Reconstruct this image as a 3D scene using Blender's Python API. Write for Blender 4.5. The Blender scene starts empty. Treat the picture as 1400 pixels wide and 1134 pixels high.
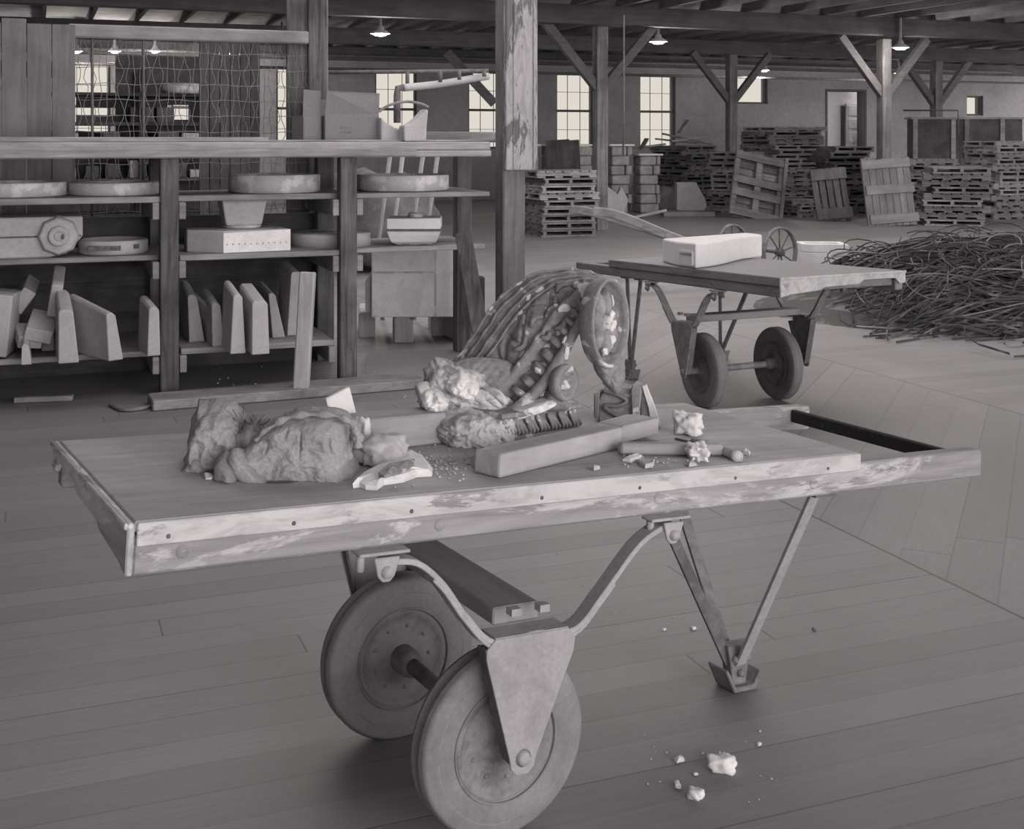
import bpy, bmesh, math, random
from mathutils import Vector, Matrix, noise
random.seed(7)
PI = math.pi
F, H0, CX, CAMH = 1680.0, 190.8, 697.0, 1.5
TH = math.radians(21.1); CT, ST = math.cos(TH), math.sin(TH)
V = Vector
col = bpy.context.scene.collection

# ---------- places: camera stands at (0,0,CAMH) looking along +Y ----------
def P(u, v, Y): return V(((u-CX)/F*Y, Y, CAMH-(v-H0)/F*Y))
def G(u, v, z=0.0): return P(u, v, (CAMH-z)*F/(v-H0))
def RW(a, b, z=0.0): return V((a*CT-b*ST, a*ST+b*CT, z))       # room axes (a along the shelves, b away) -> world
def AB(p): return (p.x*CT+p.y*ST, -p.x*ST+p.y*CT)
def onb(u, b):                                                   # a and distance where sight line u meets plane b
    k = (u-CX)/F; Y = b/(CT-k*ST); return Y*(k*CT+ST), Y
def zb(u, v, b): return CAMH-(v-H0)/F*onb(u, b)[1]

# ---------- materials ----------
def C(l):
    t = min(1, max(0, l)); return (l*0.90, l*(0.875+0.025*t), l*(1.0-0.05*t), 1)
class NT:
    def __init__(s, name):
        s.m = bpy.data.materials.new(name); s.m.use_nodes = True; s.t = s.m.node_tree; s.n = s.t.nodes; s.b = s.n['Principled BSDF']
        s.tc = s.n.new('ShaderNodeTexCoord')
    def lk(s, a, b): s.t.links.new(a, b)
    def setin(s, sock, v):
        if hasattr(v, 'is_output') or isinstance(v, bpy.types.NodeSocket): s.lk(v, sock)
        else: sock.default_value = v
    def math(s, op, a, b=0.0, c=0.0):
        n = s.n.new('ShaderNodeMath'); n.operation = op
        s.setin(n.inputs[0], a); s.setin(n.inputs[1], b); s.setin(n.inputs[2], c); return n.outputs[0]
    def mapping(s, sc, src=None, loc=(0, 0, 0)):
        n = s.n.new('ShaderNodeMapping'); n.inputs['Scale'].default_value = sc; n.inputs['Location'].default_value = loc
        s.lk(src or s.tc.outputs['Object'], n.inputs[0]); return n.outputs[0]
    def noise(s, vec, scale, detail=4, rough=.55, dist=0):
        n = s.n.new('ShaderNodeTexNoise'); n.inputs['Scale'].default_value = scale; n.inputs['Detail'].default_value = detail
        n.inputs['Roughness'].default_value = rough; n.inputs['Distortion'].default_value = dist; s.lk(vec, n.inputs['Vector']); return n.outputs['Fac']
    def ramp(s, fac, stops):
        n = s.n.new('ShaderNodeValToRGB'); e = n.color_ramp.elements
        while len(e) < len(stops): e.new(.5)
        for k, (p, c) in enumerate(stops): e[k].position = p; e[k].color = C(c) if not isinstance(c, tuple) else c
        s.lk(fac, n.inputs[0]); return n.outputs[0]
    def mix(s, fac, a, b, mode='MIX'):
        n = s.n.new('ShaderNodeMix'); n.data_type = 'RGBA'; n.blend_type = mode
        s.setin(n.inputs[0], fac); s.setin(n.inputs[6], a); s.setin(n.inputs[7], b); return n.outputs[2]
    def out(s, colr, rough=.8, bump=None, bs=.3, bd=.01):
        s.setin(s.b.inputs['Base Color'], colr); s.setin(s.b.inputs['Roughness'], rough); s.b.inputs['Specular IOR Level'].default_value = .3
        if bump is not None:
            n = s.n.new('ShaderNodeBump'); n.inputs['Strength'].default_value = bs; n.inputs['Distance'].default_value = bd
            s.lk(bump, n.inputs['Height']); s.lk(n.outputs[0], s.b.inputs['Normal'])
        return s.m
    def rnd(s, amt):
        oi = s.n.new('ShaderNodeObjectInfo')
        return s.math('MULTIPLY_ADD', oi.outputs['Random'], 2*amt, 1-amt)
def wood(name, l, axis=0, con=.35, sc=30, var=.12, rough=.85, stain=.25, bs=.35):
    t = NT(name); s = [1, 1, 1]; s[axis] = .07
    g = t.noise(t.mapping(tuple(s)), sc, 6, .65, .6)
    st = t.noise(t.tc.outputs['Object'], 2.7, 4, .6)
    c = t.ramp(g, [(.28, l*(1-con)), (.5, l), (.75, l*(1+con*.8))])
    c = t.mix(1.0, c, t.ramp(st, [(.3, (1-stain, 1-stain, 1-stain, 1)), (.7, (1+stain*.5,)*3+(1,))]), 'MULTIPLY')
    r = t.rnd(var); cc = t.n.new('ShaderNodeCombineColor'); [t.lk(r, cc.inputs[k]) for k in range(3)]
    return t.out(t.mix(1.0, c, cc.outputs[0], 'MULTIPLY'), rough, g, bs, .004)
def mottled(name, l, l2=None, thr=.5, soft=.06, sc=6, fine=60, rough=.85, fcon=.12, bs=.3, bd=.004, var=.06):
    t = NT(name); o = t.tc.outputs['Object']
    f = t.noise(o, fine, 5, .7)
    n = t.noise(o, sc, 6, .62, .3)
    c = t.ramp(n, [(thr-soft, l), (thr+soft, l if l2 is None else l2)])
    c = t.mix(1.0, c, t.ramp(f, [(.3, (1-fcon,)*3+(1,)), (.7, (1+fcon,)*3+(1,))]), 'MULTIPLY')
    r = t.rnd(var); cc = t.n.new('ShaderNodeCombineColor'); [t.lk(r, cc.inputs[k]) for k in range(3)]
    return t.out(t.mix(1.0, c, cc.outputs[0], 'MULTIPLY'), rough, f, bs, bd)
def painted(name, lp, lw, axis=0, thr=.5):
    t = NT(name); s = [1, 1, 1]; s[axis] = .25; w = [1, 1, 1]; w[axis] = .06
    n = t.noise(t.mapping(tuple(s)), 9, 7, .7, .4); g = t.noise(t.mapping(tuple(w)), 45, 5, .6, .5)
    big = t.noise(t.tc.outputs['Object'], 3, 3, .5)
    wd = t.ramp(g, [(.3, lw*.65), (.7, lw*1.15)]); pt = t.mix(.6, t.ramp(big, [(.3, lp*.78), (.7, lp*1.12)]), t.ramp(t.noise(t.mapping(tuple(s)), 22, 6, .7, .8), [(.42, lp*.74), (.56, lp*1.14)]))
    c = t.mix(t.ramp(n, [(thr-.02, (0, 0, 0, 1)), (thr+.02, (1, 1, 1, 1))]), pt, wd)
    return t.out(c, .8, n, .3, .003)
def emit(name, c, st):
    t = NT(name); t.b.inputs['Base Color'].default_value = (.5, .5, .5, 1); t.b.inputs['Emission Color'].default_value = c; t.b.inputs['Emission Strength'].default_value = st; return t.m
M = {}
M['post'] = wood('post_wood', .125, 2, .75, 26, .1, stain=.5)
M['col'] = wood('column_wood', .2, 2, .45, 18, .1, stain=.4)
M['brace'] = wood('brace_wood', .15, 0, .3, 20, .1)
M['beam'] = wood('beam_wood', .12, 0, .3, 12, .1)
M['joist'] = wood('joist_wood', .24, 1, .3, 12, .1)
M['shelf'] = wood('shelf_wood', .29, 0, .35, 26, .12, stain=.35)
M['topshelf'] = wood('top_shelf_wood', .32, 0, .45, 34, .15, stain=.3)
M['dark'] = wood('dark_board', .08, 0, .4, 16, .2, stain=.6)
M['darkz'] = wood('dark_upright_board', .07, 2, .4, 14, .2, stain=.5)
M['hoard'] = wood('hoarding_board', .17, 2, .3, 16, .12, stain=.3)
M['lightz'] = wood('light_upright_wood', .42, 2, .25, 24, .1)
M['lightx'] = wood('light_plank', .24, 0, .3, 24, .1)
M['pal'] = wood('pallet_wood', .32, 0, .35, 14, .35, stain=.4)
M['paldark'] = wood('dark_pallet_wood', .2, 0, .4, 14, .3, stain=.4)
M['pally'] = wood('pallet_door_wood', .17, 1, .35, 14, .15, stain=.3)
M['deck'] = wood('deck_top', .43, 0, .18, 30, .02, stain=.3, bs=.12)
M['deck2'] = mottled('far_deck_top', .25, .30, .5, .2, 3, 60)
M['paint'] = painted('fascia_paint', .50, .33, 0, .60)
M['rail'] = painted('rail_paint', .45, .31, 0, .47)
M['endlit'] = painted('end_paint_lit', .66, .42, 1, .5)  # truck paint lightened in colour, standing in for light on the left end
M['raildark'] = wood('rail_dark_wood', .22, 0, .3, 26, .02)
M['casing'] = painted('casing_peeling_paint', .40, .16, 2, .53)
M['metal'] = mottled('painted_iron', .37, .29, .58, .12, 14, 80, .7)
M['metald'] = mottled('dark_iron', .16, .10, .5, .1, 18, 90, .65)
M['metalm'] = mottled('grey_iron', .24, .16, .5, .1, 18, 90, .65)
M['black'] = mottled('black_bar', .03, .06, .62, .05, 40, 120, .8)
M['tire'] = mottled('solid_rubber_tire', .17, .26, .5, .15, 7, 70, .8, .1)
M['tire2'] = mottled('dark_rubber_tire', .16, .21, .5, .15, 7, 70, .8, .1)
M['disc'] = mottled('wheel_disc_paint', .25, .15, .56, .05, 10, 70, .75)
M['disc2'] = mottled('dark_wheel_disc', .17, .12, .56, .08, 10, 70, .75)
M['plaster'] = mottled('grey_plaster', .40, .52, .5, .15, 5, 50, .9, .12, .5)
M['slab'] = mottled('plaster_slab', .40, .50, .5, .2, 6, 40, .9, .1, .3)
M['white'] = mottled('white_plaster', .74, .66, .5, .2, 4, 40, .85, .05, .2)
M['chalk'] = mottled('chalk_white_plaster', .76, .66, .55, .1, 9, 60, .9, .08, .5)
M['cream'] = mottled('disc_plaster', .46, .64, .54, .03, 7, 50, .9, .1, .3)
M['band'] = mottled('dark_band', .10, .16, .5, .1, 30)
M['sack'] = mottled('burlap_plaster', .36, .27, .5, .18, 4.5, 130, .95, .22, .6, .006)
M['straw'] = mottled('dry_straw', .14, .3, .5, .1, 30)
M['card'] = mottled('cardboard', .21, .23, .5, .2, 3, 60)
M['cardd'] = mottled('cardboard_flap', .19, .21, .5, .2, 3, 60)
M['glaze'] = mottled('chipped_glaze', .25, .60, .585, .015, 15, 60, .55, .22, .5, .005)
M['glazed'] = mottled('dark_glaze', .20, .28, .55, .05, 15, 70, .5, .2)
M['glazel'] = mottled('pale_glaze', .24, .56, .55, .03, 16, 70, .6, .2, .5)
M['rough'] = mottled('broken_plaster_core', .62, .30, .53, .04, 14, 60, .95, .2, .8, .01)
M['strap'] = mottled('rusty_strap', .07, .20, .58, .05, 4, 50, .7)
M['strapl'] = mottled('worn_strap', .32, .2, .5, .1, 4, 50, .7)
M['wire'] = mottled('fence_wire', .26, .18, .5, .1, 20, 50, .7)
M['wallm'] = mottled('brick_wall', .34, .26, .5, .2, 1.2, 9, .95, .12)
M['walls'] = mottled('side_wall', .2, .14, .5, .2, 1.2, 18, .95, .2)
M['sash'] = mottled('window_sash', .10, .12, .5, .2, 5)
M['ceil'] = wood('ceiling_boards', .5, 0, .3, 6, .0, stain=.4)
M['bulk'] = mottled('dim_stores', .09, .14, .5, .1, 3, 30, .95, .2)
M['sackw'] = mottled('pale_blocks', .38, .28, .5, .08, 4, 30, .95, .15)
M['lampm'] = mottled('enamel_shade', .4)
M['bulb'] = emit('lamp_glow', (1, .93, .8, 1), 6)
M['roomw'] = mottled('white_room_paint', .75, .7)
def glass():
    m = bpy.data.materials.new('window_glass'); m.use_nodes = True; t = m.node_tree; t.nodes.clear()
    o = t.nodes.new('ShaderNodeOutputMaterial'); a = t.nodes.new('ShaderNodeBsdfTransparent'); g = t.nodes.new('ShaderNodeBsdfGlossy'); x = t.nodes.new('ShaderNodeMixShader')
    a.inputs[0].default_value = (.58, .58, .575, 1); g.inputs['Roughness'].default_value = .1; x.inputs[0].default_value = .0
    t.links.new(a.outputs[0], x.inputs[1]); t.links.new(g.outputs[0], x.inputs[2]); t.links.new(x.outputs[0], o.inputs[0]); return m
M['glass'] = glass()
M['worn'] = wood('worn_timber', .40, 0, .3, 14, .05, stain=.35, bs=.9)
M['earth'] = mottled('earthy_fill', .28, .22, .5, .15, 6, 90, .95, .2, .6)
M['bolster'] = wood('bolster_wood', .26, 1, .2, 20, .02)
def floor_mat():
    t = NT('floor_boards'); sp = t.n.new('ShaderNodeSeparateXYZ'); t.lk(t.tc.outputs['Object'], sp.inputs[0]); a, b = sp.outputs[0], sp.outputs[1]
    zone = t.math('MULTIPLY', t.math('GREATER_THAN', a, 2.885), t.math('LESS_THAN', a, 5.02)); inv = t.math('SUBTRACT', 1.0, zone)
    p = t.math('MULTIPLY', t.math('SUBTRACT', a, b), .7071); q = t.math('MULTIPLY', t.math('ADD', a, b), .7071)
    ac = t.math('ADD', t.math('MULTIPLY', t.math('DIVIDE', b, .137), inv), t.math('MULTIPLY', t.math('DIVIDE', p, .17), zone))
    al = t.math('ADD', t.math('MULTIPLY', a, inv), t.math('MULTIPLY', q, zone))
    bid = t.math('FLOOR', ac); fr = t.math('FRACT', ac)
    wn = t.n.new('ShaderNodeTexWhiteNoise'); wn.noise_dimensions = '1D'; t.lk(t.math('ADD', bid, t.math('MULTIPLY', zone, 77.3)), wn.inputs['W']); r = wn.outputs['Value']
    al2 = t.math('ADD', t.math('DIVIDE', al, 3.4), t.math('MULTIPLY', r, 9.7)); lid = t.math('FLOOR', al2); lf = t.math('FRACT', al2)
    w2 = t.n.new('ShaderNodeTexWhiteNoise'); w2.noise_dimensions = '2D'; cv = t.n.new('ShaderNodeCombineXYZ'); t.lk(bid, cv.inputs[0]); t.lk(lid, cv.inputs[1]); t.lk(cv.outputs[0], w2.inputs['Vector']); r2 = w2.outputs['Value']
    seam = t.math('MULTIPLY', t.math('LESS_THAN', fr, .035), t.math('MULTIPLY_ADD', r, .5, .10))
    ends = t.math('MULTIPLY', t.math('LESS_THAN', lf, .0016), .55)
    border = t.math('ADD', t.math('LESS_THAN', t.math('ABSOLUTE', t.math('SUBTRACT', a, 2.885)), .006), t.math('LESS_THAN', t.math('ABSOLUTE', t.math('SUBTRACT', a, 5.02)), .006))
    dk = t.math('MAXIMUM', t.math('MAXIMUM', seam, ends), t.math('MULTIPLY', border, .55))
    gv = t.n.new('ShaderNodeCombineXYZ'); t.lk(t.math('MULTIPLY', al, 1.6), gv.inputs[0]); t.lk(t.math('MULTIPLY', ac, 3.2), gv.inputs[1]); t.lk(t.math('MULTIPLY', r2, 40), gv.inputs[2])
    gr = t.noise(gv.outputs[0], 3.5, 6, .65, .5); big = t.noise(t.tc.outputs['Object'], .55, 5, .6)
    l = t.math('MULTIPLY_ADD', r2, .04, .205); l = t.math('MULTIPLY', l, t.math('MULTIPLY_ADD', gr, .62, .69)); l = t.math('MULTIPLY', l, t.math('MULTIPLY_ADD', big, .7, .65))
    l = t.math('MULTIPLY', l, t.math('SUBTRACT', 1.0, dk))
    cc = t.n.new('ShaderNodeCombineColor'); t.lk(t.math('MULTIPLY', l, .90), cc.inputs[0]); t.lk(t.math('MULTIPLY', l, .877), cc.inputs[1]); t.lk(t.math('MULTIPLY', l, .995), cc.inputs[2])
    t.b.inputs['Specular IOR Level'].default_value = .5
    m = t.out(cc.outputs[0], t.math('MULTIPLY_ADD', gr, .25, .42), t.math('SUBTRACT', t.math('MULTIPLY', gr, .3), dk), .25, .004); t.b.inputs['Specular IOR Level'].default_value = .45
    return m
M['floor'] = floor_mat()

# ---------- mesh builder ----------
def cr(pts, n):                                              # smooth curve through points
    pts = [V(p) for p in pts]; o = []
    for i in range(len(pts)-1):
        p0 = pts[max(i-1, 0)]; p1 = pts[i]; p2 = pts[i+1]; p3 = pts[min(i+2, len(pts)-1)]
        for k in range(n):
            s = k/n; o.append(.5*((2*p1)+(p2-p0)*s+(2*p0-5*p1+4*p2-p3)*s*s+(3*p1-p0-3*p2+p3)*s**3))
    o.append(pts[-1]); return o
class MB:
    def __init__(s): s.v = []; s.f = []; s.sm = []
    def add(s, vs, fs, smooth=False):
        n = len(s.v); s.v += [V(x) for x in vs]; s.f += [tuple(i+n for i in f) for f in fs]; s.sm += [smooth]*len(fs); return s
    def box(s, lo, hi, m=None):
        x0, y0, z0 = lo; x1, y1, z1 = hi
        vs = [V(p) for p in ((x0, y0, z0), (x1, y0, z0), (x1, y1, z0), (x0, y1, z0), (x0, y0, z1), (x1, y0, z1), (x1, y1, z1), (x0, y1, z1))]
        if m is not None: vs = [m @ p for p in vs]
        return s.add(vs, [(3, 2, 1, 0), (4, 5, 6, 7), (0, 1, 5, 4), (1, 2, 6, 5), (2, 3, 7, 6), (3, 0, 4, 7)])
    def bar(s, p, q, w, t, up=(0, 0, 1)):                  # rectangular bar from p to q
        p, q = V(p), V(q); d = (q-p); L = d.length; d.normalize(); y = V(up).cross(d)
        if y.length < 1e-4: y = V((0, 1, 0)).cross(d)
        y.normalize(); z = d.cross(y)
        m = Matrix((( d.x, y.x, z.x, p.x), (d.y, y.y, z.y, p.y), (d.z, y.z, z.z, p.z), (0, 0, 0, 1)))
        return s.box((0, -w/2, -t/2), (L, w/2, t/2), m)
    def prism(s, poly, ax, a, b, m=None):                    # polygon extruded along axis ax (poly = the other two coords in order)
        n = len(poly); vs = []
        for c in (a, b):
            for p in poly:
                q = list(p); q.insert(ax, c); vs.append(V(q))
        if m is not None: vs = [m @ x for x in vs]
        return s.add(vs, [tuple(range(n))[::-1], tuple(range(n, 2*n))]+[(i, (i+1) % n, n+(i+1) % n, n+i) for i in range(n)])
    def tube(s, pts, r, k=8, cap=True):
        pts = [V(p) for p in pts]; n = len(pts); vs = []; up = None
        for i, p in enumerate(pts):
            d = (pts[min(i+1, n-1)]-pts[max(i-1, 0)])
            if d.length < 1e-9: d = V((0, 0, 1))
            d.normalize()
            if up is None: up = V((0, 0, 1)) if abs(d.z) < .9 else V((1, 0, 0))
            x = up-d*up.dot(d)
            if x.length < 1e-4: x = V((1, 0, 0))
            x.normalize(); up = x; y = d.cross(x); rr = r[i] if isinstance(r, (list, tuple)) else r
            vs += [p+(x*math.cos(2*PI*j/k)+y*math.sin(2*PI*j/k))*rr for j in range(k)]
        fs = [(i*k+j, i*k+(j+1) % k, (i+1)*k+(j+1) % k, (i+1)*k+j) for i in range(n-1) for j in range(k)]
        if cap: fs += [tuple(range(k))[::-1], tuple((n-1)*k+j for j in range(k))]
        return s.add(vs, fs, True)
    def strip(s, pts, w, t, wdir):                            # flat strap following pts; wdir = width direction
        pts = [V(p) for p in pts]; n = len(pts); vs = []; wd = V(wdir).normalized()
        for i, p in enumerate(pts):
            d = (pts[min(i+1, n-1)]-pts[max(i-1, 0)]).normalized(); nn = d.cross(wd).normalized()
            vs += [p-wd*w/2-nn*t/2, p+wd*w/2-nn*t/2, p+wd*w/2+nn*t/2, p-wd*w/2+nn*t/2]
        fs = [(i*4+j, i*4+(j+1) % 4, (i+1)*4+(j+1) % 4, (i+1)*4+j) for i in range(n-1) for j in range(4)]+[(3, 2, 1, 0), tuple((n-1)*4+j for j in range(4))]
        return s.add(vs, fs)
    def lathe(s, prof, n=32, m=None, closed=False):        # prof: (r, h); turned about local z
        vs = []; k = len(prof)
        for j in range(n):
            a = 2*PI*j/n
            for r, h in prof: vs.append(V((r*math.cos(a), r*math.sin(a), h)))
        if m is not None: vs = [m @ x for x in vs]
        kk = k if closed else k-1
        return s.add(vs, [(j*k+i, ((j+1) % n)*k+i, ((j+1) % n)*k+(i+1) % k, j*k+(i+1) % k) for j in range(n) for i in range(kk)], True)
    def lump(s, c, r, seed, amp=.2, fr=1.6, fold=0, sub=4, zmin=None, m=None, boxy=0):
        bm = bmesh.new(); bmesh.ops.create_icosphere(bm, subdivisions=sub, radius=1); off = V((seed*13.7, seed*7.1, seed*3.3)); vs = []
        for v in bm.verts:
            p = v.co.copy()
            if boxy: q = max(abs(p.x), abs(p.y), abs(p.z)); p = p.lerp(p/q, boxy)
            d = noise.fractal(p*fr+off, 1.0, 2.1, 5)*amp
            if fold: d += fold*(1-abs(noise.noise(p*fr*2.2+off*1.7))*2)*.5
            p = p*(1+d); p = V((p.x*r[0], p.y*r[1], p.z*r[2]))
            if m is not None: p = m @ p
            p = p+V(c)
            if zmin is not None and p.z < zmin: p.z = zmin
            vs.append(p)
        fs = [tuple(v.index for v in f.verts) for f in bm.faces]; bm.free(); return s.add(vs, fs, True)
    def build(s, name, mat, parent=None, org=None, bevel=0, rz=0, seg=1):
        me = bpy.data.meshes.new(name); o0 = V(org) if org is not None else V((0, 0, 0)); R = Matrix.Rotation(-rz, 3, 'Z')
        vs = [(R @ (p-o0)) if (org is not None or rz) else p for p in s.v]
        me.from_pydata(vs, [], s.f); me.polygons.foreach_set('use_smooth', s.sm)
        bm = bmesh.new(); bm.from_mesh(me); bmesh.ops.recalc_face_normals(bm, faces=bm.faces); bm.to_mesh(me); bm.free()
        me.update(); ob = bpy.data.objects.new(name, me); col.objects.link(ob); me.materials.append(mat if not isinstance(mat, str) else M[mat])
        if org is not None: ob.location = o0; ob.rotation_euler.z = rz
        if parent is not None: ob.parent = parent
        if bevel:
            b = ob.modifiers.new('edge', 'BEVEL'); b.width = bevel; b.segments = seg; b.limit_method = 'ANGLE'; b.angle_limit = .7
        return ob
def tag(o, label, cat, group=None, kind=None):
    if label: o['label'] = label
    if cat: o['category'] = cat
    if group: o['group'] = group
    if kind: o['kind'] = kind
    return o
def empty(name, loc, rz=0, label=None, cat=None, group=None):
    o = bpy.data.objects.new(name, None); o.empty_display_size = .1; col.objects.link(o); o.location = loc; o.rotation_euler = (0, 0, rz)
    return tag(o, label, cat, group)
def struct(mb, name, mat, bevel=0, rz=TH):
    o = mb.build(name, mat, bevel=bevel); o.rotation_euler.z = rz; o['kind'] = 'structure'; return o
def copy_tree(o, parent=None):
    c = o.copy(); col.objects.link(c)
    if parent is not None: c.parent = parent
    for ch in list(o.children): copy_tree(ch, c)
    return c
ORD = ['topmost', 'second', 'third', 'fourth', 'fifth', 'sixth', 'seventh', 'eighth', 'ninth', 'tenth', 'eleventh', 'twelfth', 'thirteenth', 'fourteenth', 'fifteenth', 'sixteenth', 'seventeenth']

# =====================================================================
# THE SETTING (room axes: a along the shelves, b away)
# =====================================================================
WB = 28.8; AL, AR = -9.0, 29.5; CZ = 3.86
struct(MB().box((AL, -3, -.2), (AR, WB+.4, 0)), 'floor', 'floor')
struct(MB().box((AL, 14.9, CZ), (21, WB+.4, CZ+.12)).box((21, 21, CZ), (AR, WB+.4, CZ+.12)).box((AL, -3, CZ), (.3, 14.9, CZ+.12)).box((.3, -3, CZ), (AR, 4.2, CZ+.12)).box((5.2, 4.2, CZ), (AR, 9.0, CZ+.12)).box((16, 9, CZ), (AR, 14.9, CZ+.12)), 'ceiling', 'ceil')  # openings over the near, unseen part are shaped to let daylight in
j = MB(); y = AL+.3
while y < AR: j.box((y, 14.9, 3.68), (y+.07, WB, CZ)); y += .8
struct(j, 'trim_1', 'joist')
n = 2
for b in (2.1, 7.5, 12.9, 18.2, 23.6, 28.4):
    struct(MB().box((AL, b-.11, 3.37), (AR, b+.11, 3.68)), 'trim_%d' % n, 'beam', .01); n += 1
# far wall with its openings
sp = .0828*WB; wins = []
for k in range(7):
    a0 = (.2651+.0826*(k-3))*WB; wins.append((a0, a0+1.06, 1.27, 3.2))
wins.append((onb(1006, WB)[0], onb(1050, WB)[0], zb(1030, 142, WB), zb(1030, 104, WB)))
wins.append((onb(1322, WB)[0], onb(1331, WB)[0]+.36, zb(1327, 158, WB), zb(1327, 131, WB)))
door = (onb(1131, WB)[0], onb(1182, WB)[0], zb(1156, 200, WB), zb(1156, 125, WB))
ops = sorted(wins+[door]); w = MB(); x = AL
for a0, a1, z0, z1 in ops:
    w.box((x, WB, 0), (a0, WB+.35, CZ)); w.box((a0, WB, 0), (a1, WB+.35, z0)); w.box((a0, WB, z1), (a1, WB+.35, CZ)); x = a1
w.box((x, WB, 0), (AR, WB+.35, CZ)); struct(w, 'wall_back', 'wallm')
# left wall
w = MB(); x = 4.0
w.box((AL-.3, -3, 0), (AL, WB+.35, CZ)); struct(w, 'wall_left', 'walls')
struct(MB().box((AL, -3.3, 0), (-4.0, -3, CZ)), 'wall_front_blocker', 'walls')  # unseen wall added to cut light from behind on the left
for i, (a0, a1, z0, z1) in enumerate(wins):
    f = MB(); y0, y1 = WB+.08, WB+.16; t = min(.05, (a1-a0)*.09)
    f.box((a0, y0, z0), (a0+t, y1, z1)); f.box((a1-t, y0, z0), (a1, y1, z1)); f.box((a0, y0, z0), (a1, y1, z0+t)); f.box((a0, y0, z1-t), (a1, y1, z1))
    if i < 7:
        zm = (z0+z1)/2; f.box((a0, y0, zm-.03), (a1, y1, zm+.03))
        for q in (1/3, 2/3): xx = a0+(a1-a0)*q; f.box((xx-.006, y0+.03, z0), (xx+.006, y1-.03, z1))
        for q in (.25, .75): zz = z0+(z1-z0)*q; f.box((a0, y0+.03, zz-.006), (a1, y1-.03, zz+.006))
    o = struct(f, 'window_%d' % (i+1), 'sash')
    g = MB().box((a0+t*.5, y0+.035, z0+t*.5), (a1-t*.5, y0+.04, z1-t*.5)).build('pane', 'glass', o)
# lit doorway in the far wall with a white lobby and a panelled door behind it
a0, a1, z0, z1 = door
f = MB(); f.box((a0-.06, WB-.02, z0), (a0, WB+.35, z1+.06)); f.box((a1, WB-.02, z0), (a1+.06, WB+.35, z1+.06)); f.box((a0, WB-.02, z1), (a1, WB+.35, z1+.06)); f.box((a0-.05, WB-.02, z0-.1), (a1+.05, WB+.35, z0))
o = struct(f, 'door_1', 'sash')
yb = WB+.85; r = MB(); r.box((a0-.5, yb, z0-.5), (a1+1.9, yb+.1, z1+.3)); r.box((a0-.6, WB+.36, z0-.5), (a0-.5, yb+.1, z1+.3)); r.box((a0-.6, WB+.36, z1+.3), (a1+1.9, yb+.1, z1+.4)); r.box((a0-.6, WB+.36, z0-.6), (a1+1.9, yb+.1, z0-.5)); r.box((a1+1.8, WB+.36, z0-.5), (a1+1.9, yb+.1, z1+.3))
struct(r, 'wall_lobby', 'roomw')
L = bpy.data.lights.new('lobby_fill', 'POINT'); L.energy = 55; L.color = (1, .93, .84); L.shadow_soft_size = .15; lo = bpy.data.objects.new('lobby_fill', L); col.objects.link(lo); lo.location = RW(a1+1.3, WB+.6, z1+.1)  # unseen fill light added to brighten the lobby
dw = (a1-a0); dx = a0+.80+.34*dw; dd = .40*dw; d = MB(); d.box((dx, yb-.05, z0-.5), (dx+dd, yb-.01, z1-.30))
for zz in (z1-.66, z1-1.04, z1-1.42): d.box((dx+.07, yb-.062, zz), (dx+dd-.07, yb-.05, zz+.28))
o = struct(d, 'door_2', 'roomw', .006)
MB().box((dx-.16, yb-.03, z0-.5), (dx-.03, yb-.005, z1-.38)).box((dx+dd+.02, yb-.03, z0-.5), (dx+dd+.10, yb-.005, z1-.22)).build('gap_shade', 'dark', o)  # solid dark strips paint the shade of gaps beside the door

# ---------- timber posts and knee braces ----------
def column(u, v, wpx, label, brace=True, z1=3.37, dirs=(1, -1), w=None):
    g = G(u, v); ww = w or wpx/F*g.y/1.29
    e = empty('timber_post', g, TH, label, 'post', 'timber posts holding up the roof beams')
    MB().box((-ww/2, -ww/2, 0), (ww/2, ww/2, z1)).build('shaft', 'col', e, bevel=.012)
    if brace:
        for s in dirs: MB().bar((s*ww*.3, 0, z1-1.02), (s*.98, 0, z1+.03), ww*.72, ww*.62, (0, 1, 0)).build('knee_brace', 'brace', e, bevel=.006)
    return g
column(820.5, 315, 17, 'square timber post with two knee braces rising behind the low pallet stack by bright windows', w=.2)
column(1208.5, 301, 17, 'timber post with two knee braces right behind the leaning pale plank pallet', w=.2)
column(1000, 284, 13, 'darker post with knee braces behind the broken pallet pile, left of small high window', w=.2)
column(1280, 277, 13, 'distant post with knee braces on the right near the low counter', w=.22)
column(434, 385, 26, 'dark square post rising behind the cardboard boxes on the top shelf', False, w=.19)
# column beside the shelves with a peeling painted casing above
SB = 7.43                                                    # front of the shelving
ca, cY = onb(688, SB+.02)
e = empty('timber_post', RW(ca, SB+.02), TH, 'weathered square post with peeling white casing at the end of the shelves', 'post')
MB().box((0, 0, 0), (.155, .155, 3.37)).build('shaft', 'col', e, bevel=.01)
zc = zb(700, 233, SB-.03)
c = MB(); L = onb(738, SB-.03)[0]-ca; pr = [(0, -.05), (L-.06, -.05), (L-.02, -.04), (L, -.01), (L, .19), (.156, .19), (.156, -.001), (0, -.001)]
o = c.prism(pr, 2, zc, 3.36).build('casing', 'casing', e, bevel=.006); o['label'] = 'pale casing with flaking paint'
MB().box((.05, -.058, zc+.01), (.062, -.05, 3.36)).box((.19, -.058, zc+.01), (.197, -.05, 3.36)).build('casing_bead', 'casing', e)

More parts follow.
